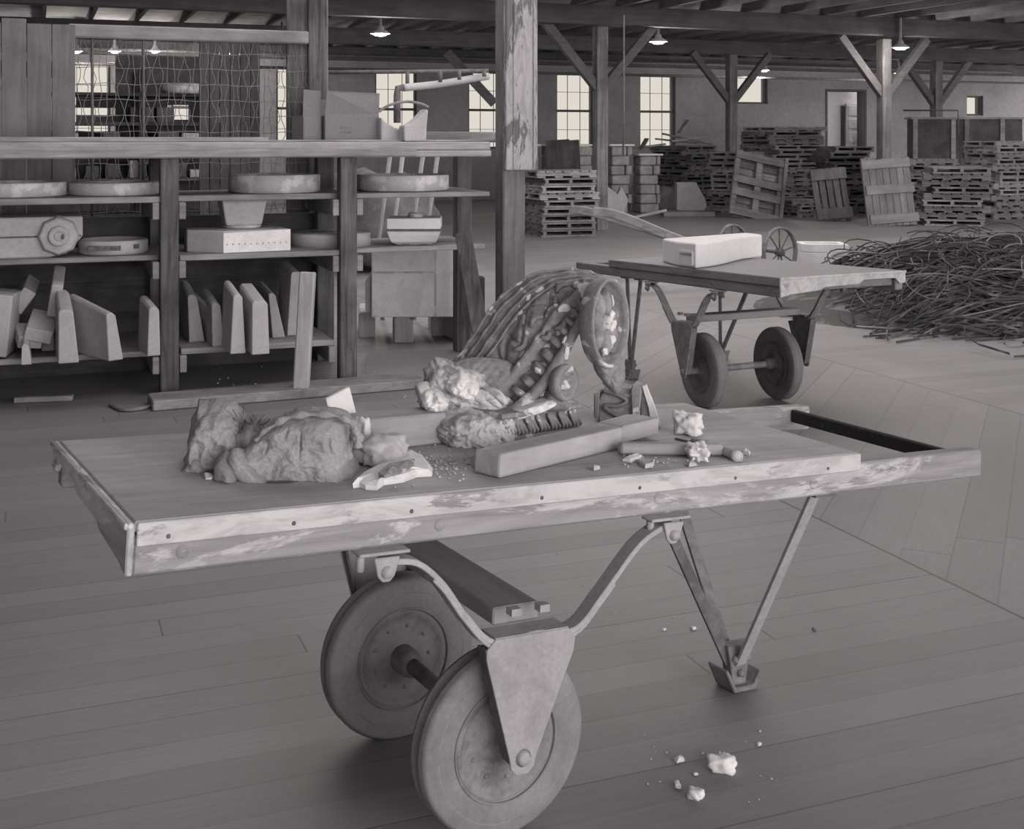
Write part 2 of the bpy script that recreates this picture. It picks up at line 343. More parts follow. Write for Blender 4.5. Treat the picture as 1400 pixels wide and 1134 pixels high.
# ---------- lamps and pipes ----------
def lamp(u, v, Y, label, r=.16):
    p = P(u, v, Y); top = 3.68-p.z
    e = empty('ceiling_lamp', (p.x, p.y, p.z), 0, label, 'lamp', 'enamel lamps hanging from the joists')
    MB().lathe([(.025, top), (.025, .13), (.05, .12), (.06, .07), (r*.6, .05), (r, 0), (r*.97, -.005), (r*.55, .03), (0, .04)], 24).build('shade', 'lampm', e)
    MB().lathe([(0, .035), (r*.5, .02), (r*.8, -.004), (r*.5, -.035), (0, -.045)], 20).build('bulb', 'bulb', e)
    L = bpy.data.lights.new('lamp_light', 'POINT'); L.energy = 70; L.color = (1, .92, .8); L.shadow_soft_size = .1; lo = bpy.data.objects.new('lamp_light', L); col.objects.link(lo); lo.parent = e; lo.location = (0, 0, -.12)
for a in ((520, 46, 19.5, 'round glowing ceiling lamp above the cardboard boxes, left of the peeling post'), (900, 57, 21, 'glowing ceiling lamp between the two middle braced posts'), (1231, 65, 22, 'bright ceiling lamp just right of the braced post on the right'), (1045, 96, 30, 'small far ceiling lamp above the small high window', .13), (1229, 100, 31, 'small far ceiling lamp low between the two right-hand posts', .13),
          (104, 70, 24, 'small ceiling lamp seen through the mesh beside the plank hoarding', .13), (157, 70, 25, 'small ceiling lamp through the mesh above the left bright opening', .13), (212, 70, 26, 'small ceiling lamp through the mesh, third from the hoarding', .12), (309, 73, 27, 'small ceiling lamp through the right half of the mesh', .13)):
    lamp(*a)
def pipe(name, pts, r, mat, label): 
    m = MB().tube(pts, r, 8); o0 = V(pts[0]); return tag(m.build(name, mat, org=(o0.x, o0.y, o0.z)), label, 'pipe')
pipe('overhead_pipe', [RW(-8, 26, 3.02), RW(26, 26, 3.02)], .03, 'metald', 'thin dark pipe running level across the far wall above the windows')
pipe('overhead_pipe', [RW(-8, 27.6, 3.42), RW(26, 27.6, 3.42)], .035, 'metald', 'upper dark pipe close to the far wall under the beam')
pipe('overhead_pipe', [RW(4.3, 23.0, 3.0), RW(4.3, 23, 3.7)], .02, 'metald', 'short thin hanging pipe dropping from the beam beside the windows')
pp = [P(668, 104, 14), P(600, 115, 13.8), P(552, 120, 13.6), P(545, 124, 13.6), P(543, 133, 13.6)]
e = empty('heating_pipe', P(600, 115, 13.8), 0, 'pale lagged pipe on hangers sloping in front of the windows left of the post', 'pipe'); o0 = P(600, 115, 13.8)
MB().tube([p-o0 for p in cr(pp[:3], 8)], .042, 10).build('lagging', 'slab', e)
MB().tube([p-o0 for p in [P(552, 120, 13.6), P(544, 121, 13.6), P(543, 130, 13.6), P(543, 168, 13.6)]], .04, 10).build('riser', 'metald', e)
for u in (557, 602, 628, 662): MB().tube([P(u, 119-(u-552)*.13, 13.7)-o0, P(u, 96, 13.7)-o0], .022, 6).build('hanger', 'metald', e)
pipe('overhead_pipe', [P(450, 99, 13.7), P(668, 97, 13.9)], .022, 'metald', 'thin dark pipe above the lagged pipe, left of the peeling post')
leanb = MB().bar(P(611, 72, 26.5), P(676, 142, 26.5), .22, .2); tag(leanb.build('diagonal_timber', 'brace', org=P(611, 72, 26.5), bevel=.01), 'dark diagonal timber crossing behind the lagged pipe beside the peeling post', 'timber')
pipe('drop_cord', [P(853, 20, 17), P(853, 150, 17), P(852, 212, 17)], .012, 'metald', 'thin dark cord hanging in front of the wall between the two bright windows')

# =====================================================================
# SHELVING
# =====================================================================
SA = [onb(-60, SB)[0]-.2, onb(232, SB)[0], onb(477, SB)[0], onb(672, SB)[0]]
e0 = RW(SA[1], SB)
SH = empty('storage_shelf', e0, TH, 'long rough timber shelving with three lower shelves and a thick plank top', 'shelf')
def sx(a): return a-SA[1]
BD = .86; PW = .105
for i in (0, 1, 2): MB().box((sx(SA[i])-PW/2, 0, 0), (sx(SA[i])+PW/2, .1, 1.39)).build('front_post', 'post', SH, bevel=.006)
for u0, u1 in ((-70, -48), (205, 226), (434, 457), (625, 645)):
    a0 = onb(u0, SB+BD-.08)[0]; a1 = onb(u1, SB+BD-.08)[0]; MB().box((sx(a0), BD-.08, 0), (sx(a1), BD+.02, 1.39)).build('back_post', 'post', SH, bevel=.006)
aL, aR = sx(SA[0]), sx(SA[3])
Z4, Z3, Z2 = .26, .815, 1.165
def board(x0, x1, y0, y1, z, t, nm='shelf_board', mt='shelf'): return MB().box((x0, y0, z-t), (x1, y1, z)).build(nm, mt, SH, bevel=.004)
P1, P2 = sx(SA[1]), sx(SA[2])
board(aL, P1+.02, .02, BD*.5, Z2, .035); board(aL, P1+.02, BD*.5+.01, BD, Z2, .035)
board(P1, P2+.02, -.0+.11, BD, Z2, .035); board(P2, aR+.0, .03, BD*.55, Z2-.002, .03); board(P2, aR, BD*.56, BD, Z2, .03)
board(aL, P1+.04, .0+.11, BD, Z3, .03); board(P1+.06, P2+.04, .03, BD, Z3, .032); board(P2+.06, aR, .12, BD, Z3, .03)
board(aL, P1-.01, .05, BD, Z4, .032); board(P1+.07, P2-.08, .05, BD, Z4, .034)
# cleats under the shelves, and end brackets
for px in (P1, P2):
    for z in (Z2-.036, Z3-.033):
        for s in (-1, 1): MB().box((px+s*.075-.02, .02, z-.10), (px+s*.075+.02, BD, z)).build('cleat', 'shelf', SH, bevel=.004)
for x in (P1-.075, P1+.08, P2-.10): MB().box((x-.02, .02, Z4-.035-.10), (x+.02, BD, Z4-.035)).build('cleat', 'shelf', SH, bevel=.004)
# top: several rough layered planks
MB().box((aL, 0, 1.39), (aR, BD, 1.43)).build('top_plank', 'topshelf', SH, bevel=.006)
MB().box((aL, .015, 1.432), (aR, .3, 1.485)).build('top_plank', 'topshelf', SH, bevel=.008)
MB().box((aL, .32, 1.432), (aR, BD, 1.478)).build('top_plank', 'topshelf', SH, bevel=.008)
MB().box((aL, -.02, 1.395), (P1+1.5, -.001, 1.44)).build('fascia', 'topshelf', SH, bevel=.004)
# dark boarding behind the lower shelves
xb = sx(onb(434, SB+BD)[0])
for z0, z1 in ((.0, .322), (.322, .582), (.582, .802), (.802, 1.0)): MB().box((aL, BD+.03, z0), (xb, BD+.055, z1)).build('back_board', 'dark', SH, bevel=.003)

# boards lying on the top shelf
def rbox(name, mat, a, b, z, sx_, sy_, sz_, label, cat, rz=0, group=None, bevel=.006, tilt=None):
    o = MB().box((-sx_/2, -sy_/2, 0), (sx_/2, sy_/2, sz_)).build(name, mat, bevel=bevel); o.location = RW(a, b, z); o.rotation_euler = (0 if tilt is None else tilt[0], 0 if tilt is None else tilt[1], TH+rz)
    return tag(o, label, cat, group)
def aat(u, b): return onb(u, b)[0]
rbox('loose_plank', 'topshelf', (aat(30, 7.7)+aat(290, 7.7))/2-.3, 7.62, 1.486, 2.3, .28, .028, 'thin grey plank lying at the left end of the shelf top', 'plank', bevel=.004)
rbox('loose_plank', 'topshelf', aat(480, 7.75), 7.66, 1.486, 2.0, .12, .012, 'thin warped slat lying on the shelf top before the cardboard boxes', 'plank', .02, bevel=.002)
rbox('loose_plank', 'shelf', aat(620, 8.15)+.12, 8.2, 1.479, .9, .12, .075, 'short thick timber on the shelf top left of the peeling post', 'plank', 0)
# plank hoarding at the left behind the shelves
HB = SB+BD+.12
ha0, ha1 = aat(-40, HB), aat(103, HB)
e = empty('plank_hoarding', RW(ha1, HB), TH, 'tall upright plank panel at the far left behind the shelving', 'panel')
zt = zb(70, 33, HB); x = 0; k = 0
while x > ha0-ha1:
    wd = .15 if k else .145
    MB().box((x-wd+.004, 0, 0), (x, .03, zt+(.03 if k == 2 else 0))).build('plank', 'hoard', e, bevel=.003); x -= wd; k += 1
for zz in (.5, 1.9): MB().box((ha0-ha1, .03, zz), (0, .07, zz+.09)).build('batten', 'hoard', e)
# ---------- wire mesh fence behind the shelves ----------
FB = HB+.1; f0, f1 = aat(104, FB), aat(421, FB)
e = empty('mesh_fence', RW(f0, FB), TH, 'crimped wire mesh fence with a timber rail rising behind the shelving', 'fence')
L = f1-f0; ft = zb(250, 48, FB)
MB().box((-.05, -.04, ft-.04), (L, .05, ft+.05)).build('top_rail', 'shelf', e, bevel=.01)
MB().box((L, -.04, 0), (L+.13, .08, 3.37)).build('corner_post', 'post', e, bevel=.01); xx = aat(393, FB)-f0; MB().box((xx, .02, 0), (L, .05, 3.37)).build('side_plank', 'post', e)
m = MB()
for z in [1.02+.106*i for i in range(12)]:
    if z < ft: m.tube([V((L*i/16, 0, z+.006*math.sin(i*1.7+z*9))) for i in range(17)], .0024, 4)
m.build('horizontal_wires', 'wire', e)['kind'] = 'stuff'
m = MB(); x = .02; k = 0
while x < L:
    s = 1 if k % 2 else -1; ph = random.uniform(-.4, .4)
    m.tube([V((x+s*(.013+.008*math.sin(k*1.3))*math.sin(2*PI*zz/4.6+ph*1.6+.5*math.sin(zz*.7+k))+.004*math.sin(x*30+zz), 0, 1.0+.053*zz)) for zz in range(int((ft-1.0)/.053)+1)], .0023, 4); x += .043; k += 1
m.build('crimped_wires', 'wire', e)['kind'] = 'stuff'
for u in (126, 196): 
    x = aat(u, FB)-f0; MB().tube([V((x, -.01, .9)), V((x, -.01, ft))], .009, 6).build('iron_stay', 'metald', e)

# ---------- objects standing on the shelves ----------
def disc(u0, u1, bc, z, hgt, label, mat='cream', rim=.022, group='round plaster moulds lying on the shelves', rd=None, dish=True, sq=1.0):
    a0, a1 = aat(u0, bc), aat(u1, bc); r = (a1-a0)/2*.99; rr = rd or r; ry = r*sq
    e = empty('plaster_mould', RW((a0+a1)/2, bc, z), TH, label, 'mould', group)
    pr = [(0, 0), (rr*.93, 0), (rr, .008), (rr, hgt-.008), (rr-.008, hgt), (rr-rim, hgt), (rr-rim-.008, hgt-.02), (0, hgt-.022)] if dish else [(0, 0), (rr, 0), (rr, hgt-.006), (rr-.006, hgt), (0, hgt)]
    S = Matrix.Diagonal((1, sq, 1, 1)); MB().lathe(pr, 56, S).build('body', mat, e, bevel=0)
    return e, rr
BC = SB+.42
disc(-60, 92, SB+.40, Z2, .085, 'round plaster mould with a dark ragged seam at the far left of the upper shelf', rim=.06)
disc(93, 219, SB+.40, Z2, .078, 'flat round plaster mould with broken face just left of the first shelf post, upper shelf', rim=.10)
disc(312, 437, SB+.42, Z2, .115, 'deep round plaster dish with notched rim in the middle of the upper shelf')
disc(488, 611, SB+.40, Z2, .105, 'round plaster dish on the upper shelf left of the back post')
e, r = disc(106, 203, SB+.36, Z3, .085, 'round plaster ring with dark cut-outs on the middle shelf beside the bolted block', mat='plaster')
MB().box((-r*.75, -r-.004, .03), (r*.15, -r*.55, .058)).build('recess_shade', 'band', e); MB().box((r*.42, -r*.86, .036), (r*.68, -r*.6, .062)).build('recess_shade', 'band', e)  # solid dark blocks put the shade of the cut-outs into colour
disc(396, 506, SB+.44, Z3, .085, 'wide flat round plaster block on the middle shelf right of the white block', mat='slab', dish=False)
# bolted mould block, lower-left
a0, a1 = aat(-20, SB+.2), aat(113, SB+.2); bw = a1-a0
e = empty('mould_block', RW((a0+a1)/2, SB+.14, Z3), TH, 'two-part plaster mould block with round boss at the left of the middle shelf', 'mould')
hh = .235; ch = .09
pr = [(bw/2-ch-.1, 0), (bw/2-ch, .02), (bw/2-.01, .11), (bw/2, .125), (bw/2, hh), (-bw/2, hh), (-bw/2, 0)]
MB().prism([(x, z) for x, z in pr], 1, .04, .5).build('block', 'slab', e, bevel=.008)
cx = aat(80, SB+.14)-(a0+a1)/2
Rx = Matrix.Translation((cx, .04, .125)) @ Matrix.Rotation(PI/2, 4, 'X')
MB().lathe([(0, .055), (.03, .055), (.035, .04), (.10, .05), (.112, .03), (.12, -.02)], 8, Rx).build('boss', 'plaster', e, bevel=.004)
MB().lathe([(.028, .06), (.05, .072), (.058, .06), (.06, .045)], 24, Rx).build('boss_ring', 'slab', e)
MB().box((-bw/2, .035, .118), (bw/2-.01, .045, .128)).build('joint', 'band', e)
MB().lathe([(0, .06), (.016, .06), (.016, .05)], 14, Rx @ Matrix.Translation((.03, -.002, .002))).build('bolt_hole_shade', 'metald', e)  # dark disc paints the shade of a hole on the boss
# white block with dotted front, and the tapered bucket mould on it
def corner_block(name, u0, um, u1, b0, z, hgt, label, mat, dep=.34, rz=-.25):
    pass
a0, a1 = aat(256, SB+.3), aat(396, SB+.2)
e = empty('plaster_block', RW((a0+a1)/2-.01, SB+.24, Z3), TH+math.radians(-2), 'white-faced plaster block with a row of pock marks, middle shelf', 'block')
w_ = (a1-a0); pr = [(-w_/2+.2, -.19), (w_/2, -.13), (w_/2-.03, .2), (-w_/2, .2), (-w_/2, -.02)]
MB().prism(pr, 2, 0, .135).build('block', 'slab', e, bevel=.006)
f = MB(); f.add([V((-w_/2+.2, -.193, .005)), V((w_/2, -.133, .005)), V((w_/2, -.133, .134)), V((-w_/2+.2, -.193, .122)), V((-w_/2+.2, -.190, .005)), V((w_/2, -.130, .005)), V((w_/2, -.130, .134)), V((-w_/2+.2, -.190, .122))], [(0, 1, 2, 3), (7, 6, 5, 4), (0, 4, 5, 1), (1, 5, 6, 2), (2, 6, 7, 3), (3, 7, 4, 0)])
f.build('white_face', 'chalk', e)
f = MB()
for k in range(11):
    q = (k+.6)/11.3; px = -w_/2+.2+q*(w_-.2); py = -.193+q*.06; f.lathe([(0, .004), (.004, .003), (.006, 0)], 8, Matrix.Translation((px, py, .055)) @ Matrix.Rotation(PI/2, 4, 'X'))
f.build('pock_marks', 'plaster', e)
ac = aat(330, SB+.35)
e = empty('tapered_mould', RW(ac, SB+.33, Z3+.136), TH, 'grey tapered plaster bucket mould standing on the white-faced block', 'mould')
f = MB(); bw0, bw1, hz = .11, .138, .16
f.add([V((sx_*w, sy_*w*.8, z)) for z, w in ((0.018, bw0), (.018+hz, bw1)) for sx_, sy_ in ((-1, -1), (1, -1), (1, 1), (-1, 1))], [(3, 2, 1, 0), (4, 5, 6, 7), (0, 1, 5, 4), (1, 2, 6, 5), (2, 3, 7, 6), (3, 0, 4, 7)])
f.build('body', 'slab', e, bevel=.012, seg=2)
MB().lathe([(0, 0), (.115, 0), (.12, .01), (.11, .02), (0, .02)], 20).build('rim', 'plaster', e)
# planter-shaped white mould and large white box
bb = SB+.30; ac = (aat(521, bb)+aat(606, bb))/2
zq = .818
e = empty('tub_mould', RW(ac+.01, bb-.02, zq+.0), TH-.35, 'white square tub mould bound by a dark strap above the big white block', 'mould')
f = MB(); prof = [(.10, 0), (.145, .022), (.165, .07), (.172, .10), (.172, .175)]
def sq_stack(prof, yk=.85):
    vs = []; fs = []
    for w, z in prof: vs += [V((-w, -w*yk, z)), V((w, -w*yk, z)), V((w, w*yk, z)), V((-w, w*yk, z))]
    for i in range(len(prof)-1): fs += [(i*4+k, i*4+(k+1) % 4, i*4+4+(k+1) % 4, i*4+4+k) for k in range(4)]
    fs += [(3, 2, 1, 0), tuple(len(prof)*4-4+k for k in range(4))]; return vs, fs
f.add(*sq_stack(prof)); f.build('tub', 'white', e, bevel=.006, seg=2)
f = MB(); f.add(*sq_stack([(.1725, .092), (.176, .093), (.176, .107), (.1725, .108)])); f.build('strap', 'band', e)
MB().box((-.07, -.10, -.004), (-.03, .1, .012)).box((.05, -.10, -.004), (.09, .1, .012)).build('slot_shade', 'band', e)  # dark bars stand for the shade in slots under the tub
f = MB(); f.lump((0, 0, .185), (.05, .035, .018), 5, .4, 2, sub=2); f.lump((-.02, .02, .19), (.03, .02, .02), 6, .4, 2, sub=2); f.build('fragment', 'slab', e)
# the big block on its wooden bearers (stands in the third bay)
Yw = 9.0; pw = P(564, 434, Yw); zlo = pw.z; hw = 56/F*Yw; dp = .45; hz = .735-zlo
e = empty('white_block', pw, .04, 'large square white plaster block standing on wooden bearers behind the shelf under the tub', 'block')
MB().box((-hw, 0, 0), (hw, dp, hz)).build('block', 'chalk', e, bevel=.01, seg=2)
MB().box((-hw+.004, -.003, hz-.215), (hw-.14, .0, hz-.20)).box((hw-.14, -.003, .0), (hw-.125, 0, hz)).build('scored_line', 'cream', e)
MB().prism([(-.08, .05), (-.1, .16), (-.07, .215), (.03, .22), (.075, .19), (.06, .08), (.045, .03), (-.06, .02)], 1, -.002, 0.001).build('worn_patch', 'white', e)
MB().prism([(-hw-.0, .01), (-hw-.05, .04), (-hw-.05, .26), (-hw, .34)], 1, .06, dp-.02).build('side_lug', 'slab', e, bevel=.01)
for (u0, u1, v1, dd, lab) in ((490, 513, 462, .0, 'pale timber bearer under the left corner of the big white block'), (539, 565, 469, .0, 'rounded timber bearer under the middle of the big white block'), (590, 617, 460, .0, 'grey bearer under the right half of the big white block')):
    g = G((u0+u1)/2, v1); wd = (u1-u0)/F*g.y; hb = zlo-.002
    o = MB().prism([(-wd/2, 0), (wd/2, 0), (wd/2, hb-.05), (wd/2-.035, hb), (-wd/2+.01, hb), (-wd/2, hb-.02)], 1, 0, .5).build('wooden_bearer', 'lightz', bevel=.006); o.location = g; o.rotation_euler.z = .12
    tag(o, lab, 'timber', 'bearers under the white block')

# leaning boards at the right end
def leaner(name, mat, u0, v0, Y0, u1, v1, Y1, w, t, label, cat='board', up=(0, 1, 0), bevel=.005):
    p, q = P(u0, v0, Y0), P(u1, v1, Y1); m = MB().bar(p, q, w, t, up); return tag(m.build(name, mat, org=p, bevel=bevel), label, cat)
leaner('leaning_board', 'post', 668, 521, 7.62, 633, 318, 7.74, .028, .105, 'long grey board leaning upright beside the big white block', up=(1, 0, 0))
for (u0, u1, v0, v1, Yk, lab) in ((624, 650, 392, 466, 9.1, 'short upright stone slab right of the white block'), (652, 664, 385, 468, 9.3, 'dark upright slab behind the leaning grey board')):
    z0 = CAMH-(v1-H0)/F*Yk; p = P((u0+u1)/2, v1, Yk); wd = (u1-u0)/F*Yk; hh = (v1-v0)/F*Yk+max(0, z0); o = MB().box((-wd/2, 0, 0), (wd/2, .3, hh)).build('upright_slab', 'slab' if 'stone' in lab else 'darkz', bevel=.012); o.location = (p.x, p.y, 0.001 if 'dark' in lab else z0 if z0 > .1 else 0); o.rotation_euler.z = TH; tag(o, lab, 'slab')
# stick leaning on the shelf front (stands on the floor)
g = G(411, 543); zt_ = 0
q = P(421, 372, g.y+.06)
m = MB().bar((g.x, g.y, .0), q, .09, .075, (0, 1, 0)); tag(m.build('leaning_timber', 'lightz', org=g, bevel=.008), 'pale square timber leaning upright against the shelf front', 'timber')
# standing slabs on the lowest shelf: (left u, right u at foot, front top v, front bottom v, height top-back v, lean)
def slab(u0, u1, vt, vb, hback, dep, label, lean=0, taper=.6, brk=0, b=None, z=Z4, mat='slab', yaw=0.0, zx=0):
    Yv = (CAMH-z)*F/(vb-H0); p = P((u0+u1)/2, vb, Yv); w = (u1-u0)/F*Yv*.84; h = (vb-vt)/F*Yv; tw = w*taper
    e = MB()
    prf = [(-w/2, 0), (w/2, 0), (w/2-(w-tw)*.8, h-.02), (w/2-(w-tw)*.8-.02, h), (-w/2+(w-tw)*.2+.01, h), (-w/2+(w-tw)*.2, h-.015)]
    n_ = len(prf); vs = [V((x+lean*zz, 0, zz)) for x, zz in prf]; hb = h*hback
    vs += [V((x+lean*zz*hback, dep, zz*hback)) for x, zz in prf]
    e.add(vs, [tuple(range(n_)), tuple(range(n_, 2*n_))[::-1]]+[(i, (i+1) % n_, n_+(i+1) % n_, n_+i) for i in range(n_)])
    o = e.build('plaster_slab', mat, bevel=.007, seg=2); o.location = (p.x, p.y, z); o.rotation_euler.z = TH+yaw; return tag(o, label, 'slab', 'plaster slabs stood on edge on the bottom shelf')
slab(78, 110, 424, 497, 1.25, .35, 'tapered upright slab second from the left in the bottom shelf left of first post', -.02, .72, yaw=.03)
slab(146, 172, 427, 493, 1.25, .45, 'broad upright slab leaning back alone in the left bay of the bottom shelf', -.08, .62, yaw=.42)
slab(200, 221, 420, 487, 1.12, .3, 'upright slab half hidden by the left side of the first shelf post', .02, .8, yaw=.1)
slab(257, 282, 403, 468, 1.2, .3, 'first upright slab right of the first shelf post', -.06, .6, yaw=.03)
slab(289, 308, 415, 474, 1.2, .34, 'second upright slab right of the first shelf post, shorter', -.03, .75, yaw=.03)
slab(308, 322, 430, 470, 1.7, .34, 'thin broken slab leaning left against the chipped slab', -.25, .6, yaw=.35)
slab(313, 338, 403, 484, 1.14, .34, 'chipped upright slab at the centre of the bottom shelf', .03, .6, yaw=.03)
slab(342, 371, 412, 485, 1.2, .4, 'thick rounded upright slab left of the pale twin slab', 0.0, .88, yaw=.03)
slab(371, 392, 400, 462, 1.15, .3, 'dark slab with sloping edge behind the thick rounded slab', -.12, .55, yaw=.03)
slab(391, 411, 372, 459, 1.1, .33, 'tallest pale upright slab just left of the leaning timber', .06, .9, yaw=.03, mat='plaster')
# tumbled slabs far left
def tumb(u, v, Y, s, rot, label, mat='slab'):
    p = P(u, v, Y); o = MB().box((-s[0]/2, -s[1]/2, -s[2]/2), (s[0]/2, s[1]/2, s[2]/2)).build('plaster_slab', mat, bevel=.008, seg=2); o.location = p; o.rotation_euler = rot
    return tag(o, label, 'slab', 'plaster slabs stood on edge on the bottom shelf')
slab(28, 44, 470, 499, 1.0, .35, 'low slab stub at the left edge of the bottom shelf', 0, .7)
slab(56, 75, 440, 480, 1.1, .3, 'short dark slab behind the tumbled slabs on the left', 0, .9)
tumb(57, 446, 7.1, (.15, .3, .075), (.25, .25, .3), 'pale chipped slab lying tilted across the pile at the far left')
tumb(38, 459, 7.1, (.13, .25, .07), (.2, .1, .5), 'slab wedged under the tilted chipped slab at the far left', 'plaster')
tumb(77, 398, 7.25, (.065, .3, .2), (.3, .15, .35), 'small wedge slab perched on top of the tumbled pile')
tumb(34, 402, 7.3, (.08, .3, .15), (.2, .6, .4), 'slab leaning at the upper left edge of the bottom shelf')
tumb(-5, 440, 7.05, (.2, .3, .35), (0, .1, .2), 'large slab at the extreme left end of the bottom shelf')
# planks on the floor before the shelves
p0, p1 = G(210, 565), G(585, 533)
o = tag(MB().bar(p0+V((0, 0, .03)), p1+V((0, 0, .03)), .24, .055).build('floor_plank', 'shelf', org=p0, bevel=.006), 'long wide plank lying on the floor along the foot of the shelving', 'plank')
o.location = p0+V((-.06, .14, 0))
p0, p1 = G(20, 551), G(100, 548); tag(MB().bar(p0+V((0, 0, .018)), p1+V((0, 0, .018)), .05, .03).build('floor_slat', 'shelf', org=p0, bevel=.003), 'short narrow slat on the floor at the far left', 'slat')
m = MB().tube(cr([G(150, 556)+V((0, 0, .012)), G(165, 563)+V((0, 0, .012)), G(185, 563)+V((0, 0, .012)), G(205, 558)+V((0, 0, .012)), G(214, 545)+V((0, 0, .012))], 8), .011, 6); tag(m.build('hose_loop', 'metalm', org=G(150, 556)), 'thin curved hoop lying on the floor by the end of the plank', 'hoop')

# ---------- on top of the shelf: cardboard boxes, carved pieces, hoop ----------
def cbox(u0, u1, v0, vb, b, dep, label, flap, z=1.487, yaw=0):
    a0, a1 = aat(u0, b), aat(u1, b); w = a1-a0; Yk = onb((u0+u1)/2, b)[1]; h = (vb-v0)/F*Yk
    e = empty('cardboard_box', RW(a0, b, z), TH+yaw, label, 'box', 'open cardboard boxes on the shelf top'); t = .006
    m = MB().box((0, 0, 0), (w, t, h)).box((0, dep-t, 0), (w, dep, h)).box((0, 0, 0), (t, dep, h)).box((w-t, 0, 0), (w, dep, h)).box((0, 0, 0), (w, dep, t)); m.build('carton', 'card', e)
    for lo, hi, up in flap:
        m = MB(); m.add([V(lo[0]), V(lo[1]), V(hi[1]), V(hi[0])]+[V(q)+V(up) for q in (lo[0], lo[1], hi[1], hi[0])], [(0, 1, 2, 3), (7, 6, 5, 4), (0, 4, 5, 1), (1, 5, 6, 2), (2, 6, 7, 3), (3, 7, 4, 0)]); m.build('flap', 'cardd', e)
    return e, w, h
bq = SB+.33
e, w_, h_ = cbox(444, 518, 151, 186, bq, .35, 'nearer open cardboard carton with raised flaps and small stencilled lettering', [(((0, .0, .165), (.355, .0, .165)), ((.012, -.01, .325), (.375, .05, .315)), (0, .005, 0)), (((0, .35, .165), (.34, .35, .165)), ((-.0, .39, .28), (.36, .39, .28)), (0, .004, 0))])
t_ = bpy.data.curves.new('stencil', 'FONT'); 
def stencil(lines, parent, loc, size):
    m = MB(); rr = random.Random(3)
    for k, (n_, dz) in enumerate(lines):
        x = loc[0]
        for q in range(n_):
            wq = rr.uniform(.3, .7)*size; m.box((x, loc[1]-.0008, loc[2]+dz), (x+wq, loc[1], loc[2]+dz+size*rr.uniform(.25, .5))); x += wq+size*.25
    m.build('faded_print', 'band', parent)
bpy.data.curves.remove(t_)
stencil([(5, .03), (4, 0)], e, (.10, -.0005, .055), .022)
cbox(414, 440, 150, 186, bq+.05, .36, 'cardboard carton with tall flap half behind the nearer carton', [(((0, 0, .165), (.112, 0, .165)), ((.010, .02, .335), (.122, .02, .325)), (0, .005, 0))])
def carved(poly, b, label, z=1.487, dep=.12, ref=None):
    pts = [(aat(u, b), zb(u, v, b)) for u, v in poly]; a0 = min(p[0] for p in pts); zz = min(p[1] for p in pts)
    m = MB().prism([(x-a0, q-zz) for x, q in pts], 1, 0, dep); o = m.build('carved_end', 'plaster', bevel=.012, seg=2); o.location = RW(a0, b, z); o.rotation_euler.z = TH; return tag(o, label, 'fragment', 'broken carved pieces on the shelf top')
carved([(521, 186), (521, 152), (526, 158), (540, 167), (549, 169), (550, 186)], SB+.25, 'pale wing-shaped carved piece touching the cardboard carton')
carved([(553, 192), (552, 170), (560, 168), (571, 160), (583, 147), (586, 150), (584, 170), (583, 192)], SB+.12, 'pale wing-shaped carved piece standing right of the gap')
m = MB().tube(cr([P(518, 153, 7.9), P(532, 144, 7.9), P(555, 139, 7.9), P(575, 142, 7.9), P(586, 147, 7.9)], 8), .009, 6); tag(m.build('thin_hoop', 'strapl', org=P(518, 153, 7.9)), 'thin bent hoop arching between carton and carved piece on shelf top', 'hoop')
# light rods leaning behind the shelves, with a cross frame
for k, (u0, v0, u1, v1) in enumerate(((515, 330, 534, 214), (535, 330, 551, 214), (558, 325, 579, 214), (578, 325, 599, 214))):
    p, q = P(u0, v0+40, 10.2), P(u1, v1-6, 10.0); p = G(u0-12, 437); 
    tag(MB().tube([p, q], .018, 6).build('leaning_rod', 'lightz', org=p), '%s pale rod leaning behind the upper shelf, counted from the left' % ['first', 'second', 'third', 'fourth'][k], 'rod', 'pale rods leaning behind the shelves')
p = G(470, 330)
o = MB().lump((0, 0, .55), (.8, .6, .62), 3, .25, 1.2, sub=4, zmin=0).build('covered_heap', 'bulk'); o.location = (P(505, 240, 14.2).x, 14.2, 0); tag(o, 'dim rounded heap behind the shelves under the leaning rods', 'heap')

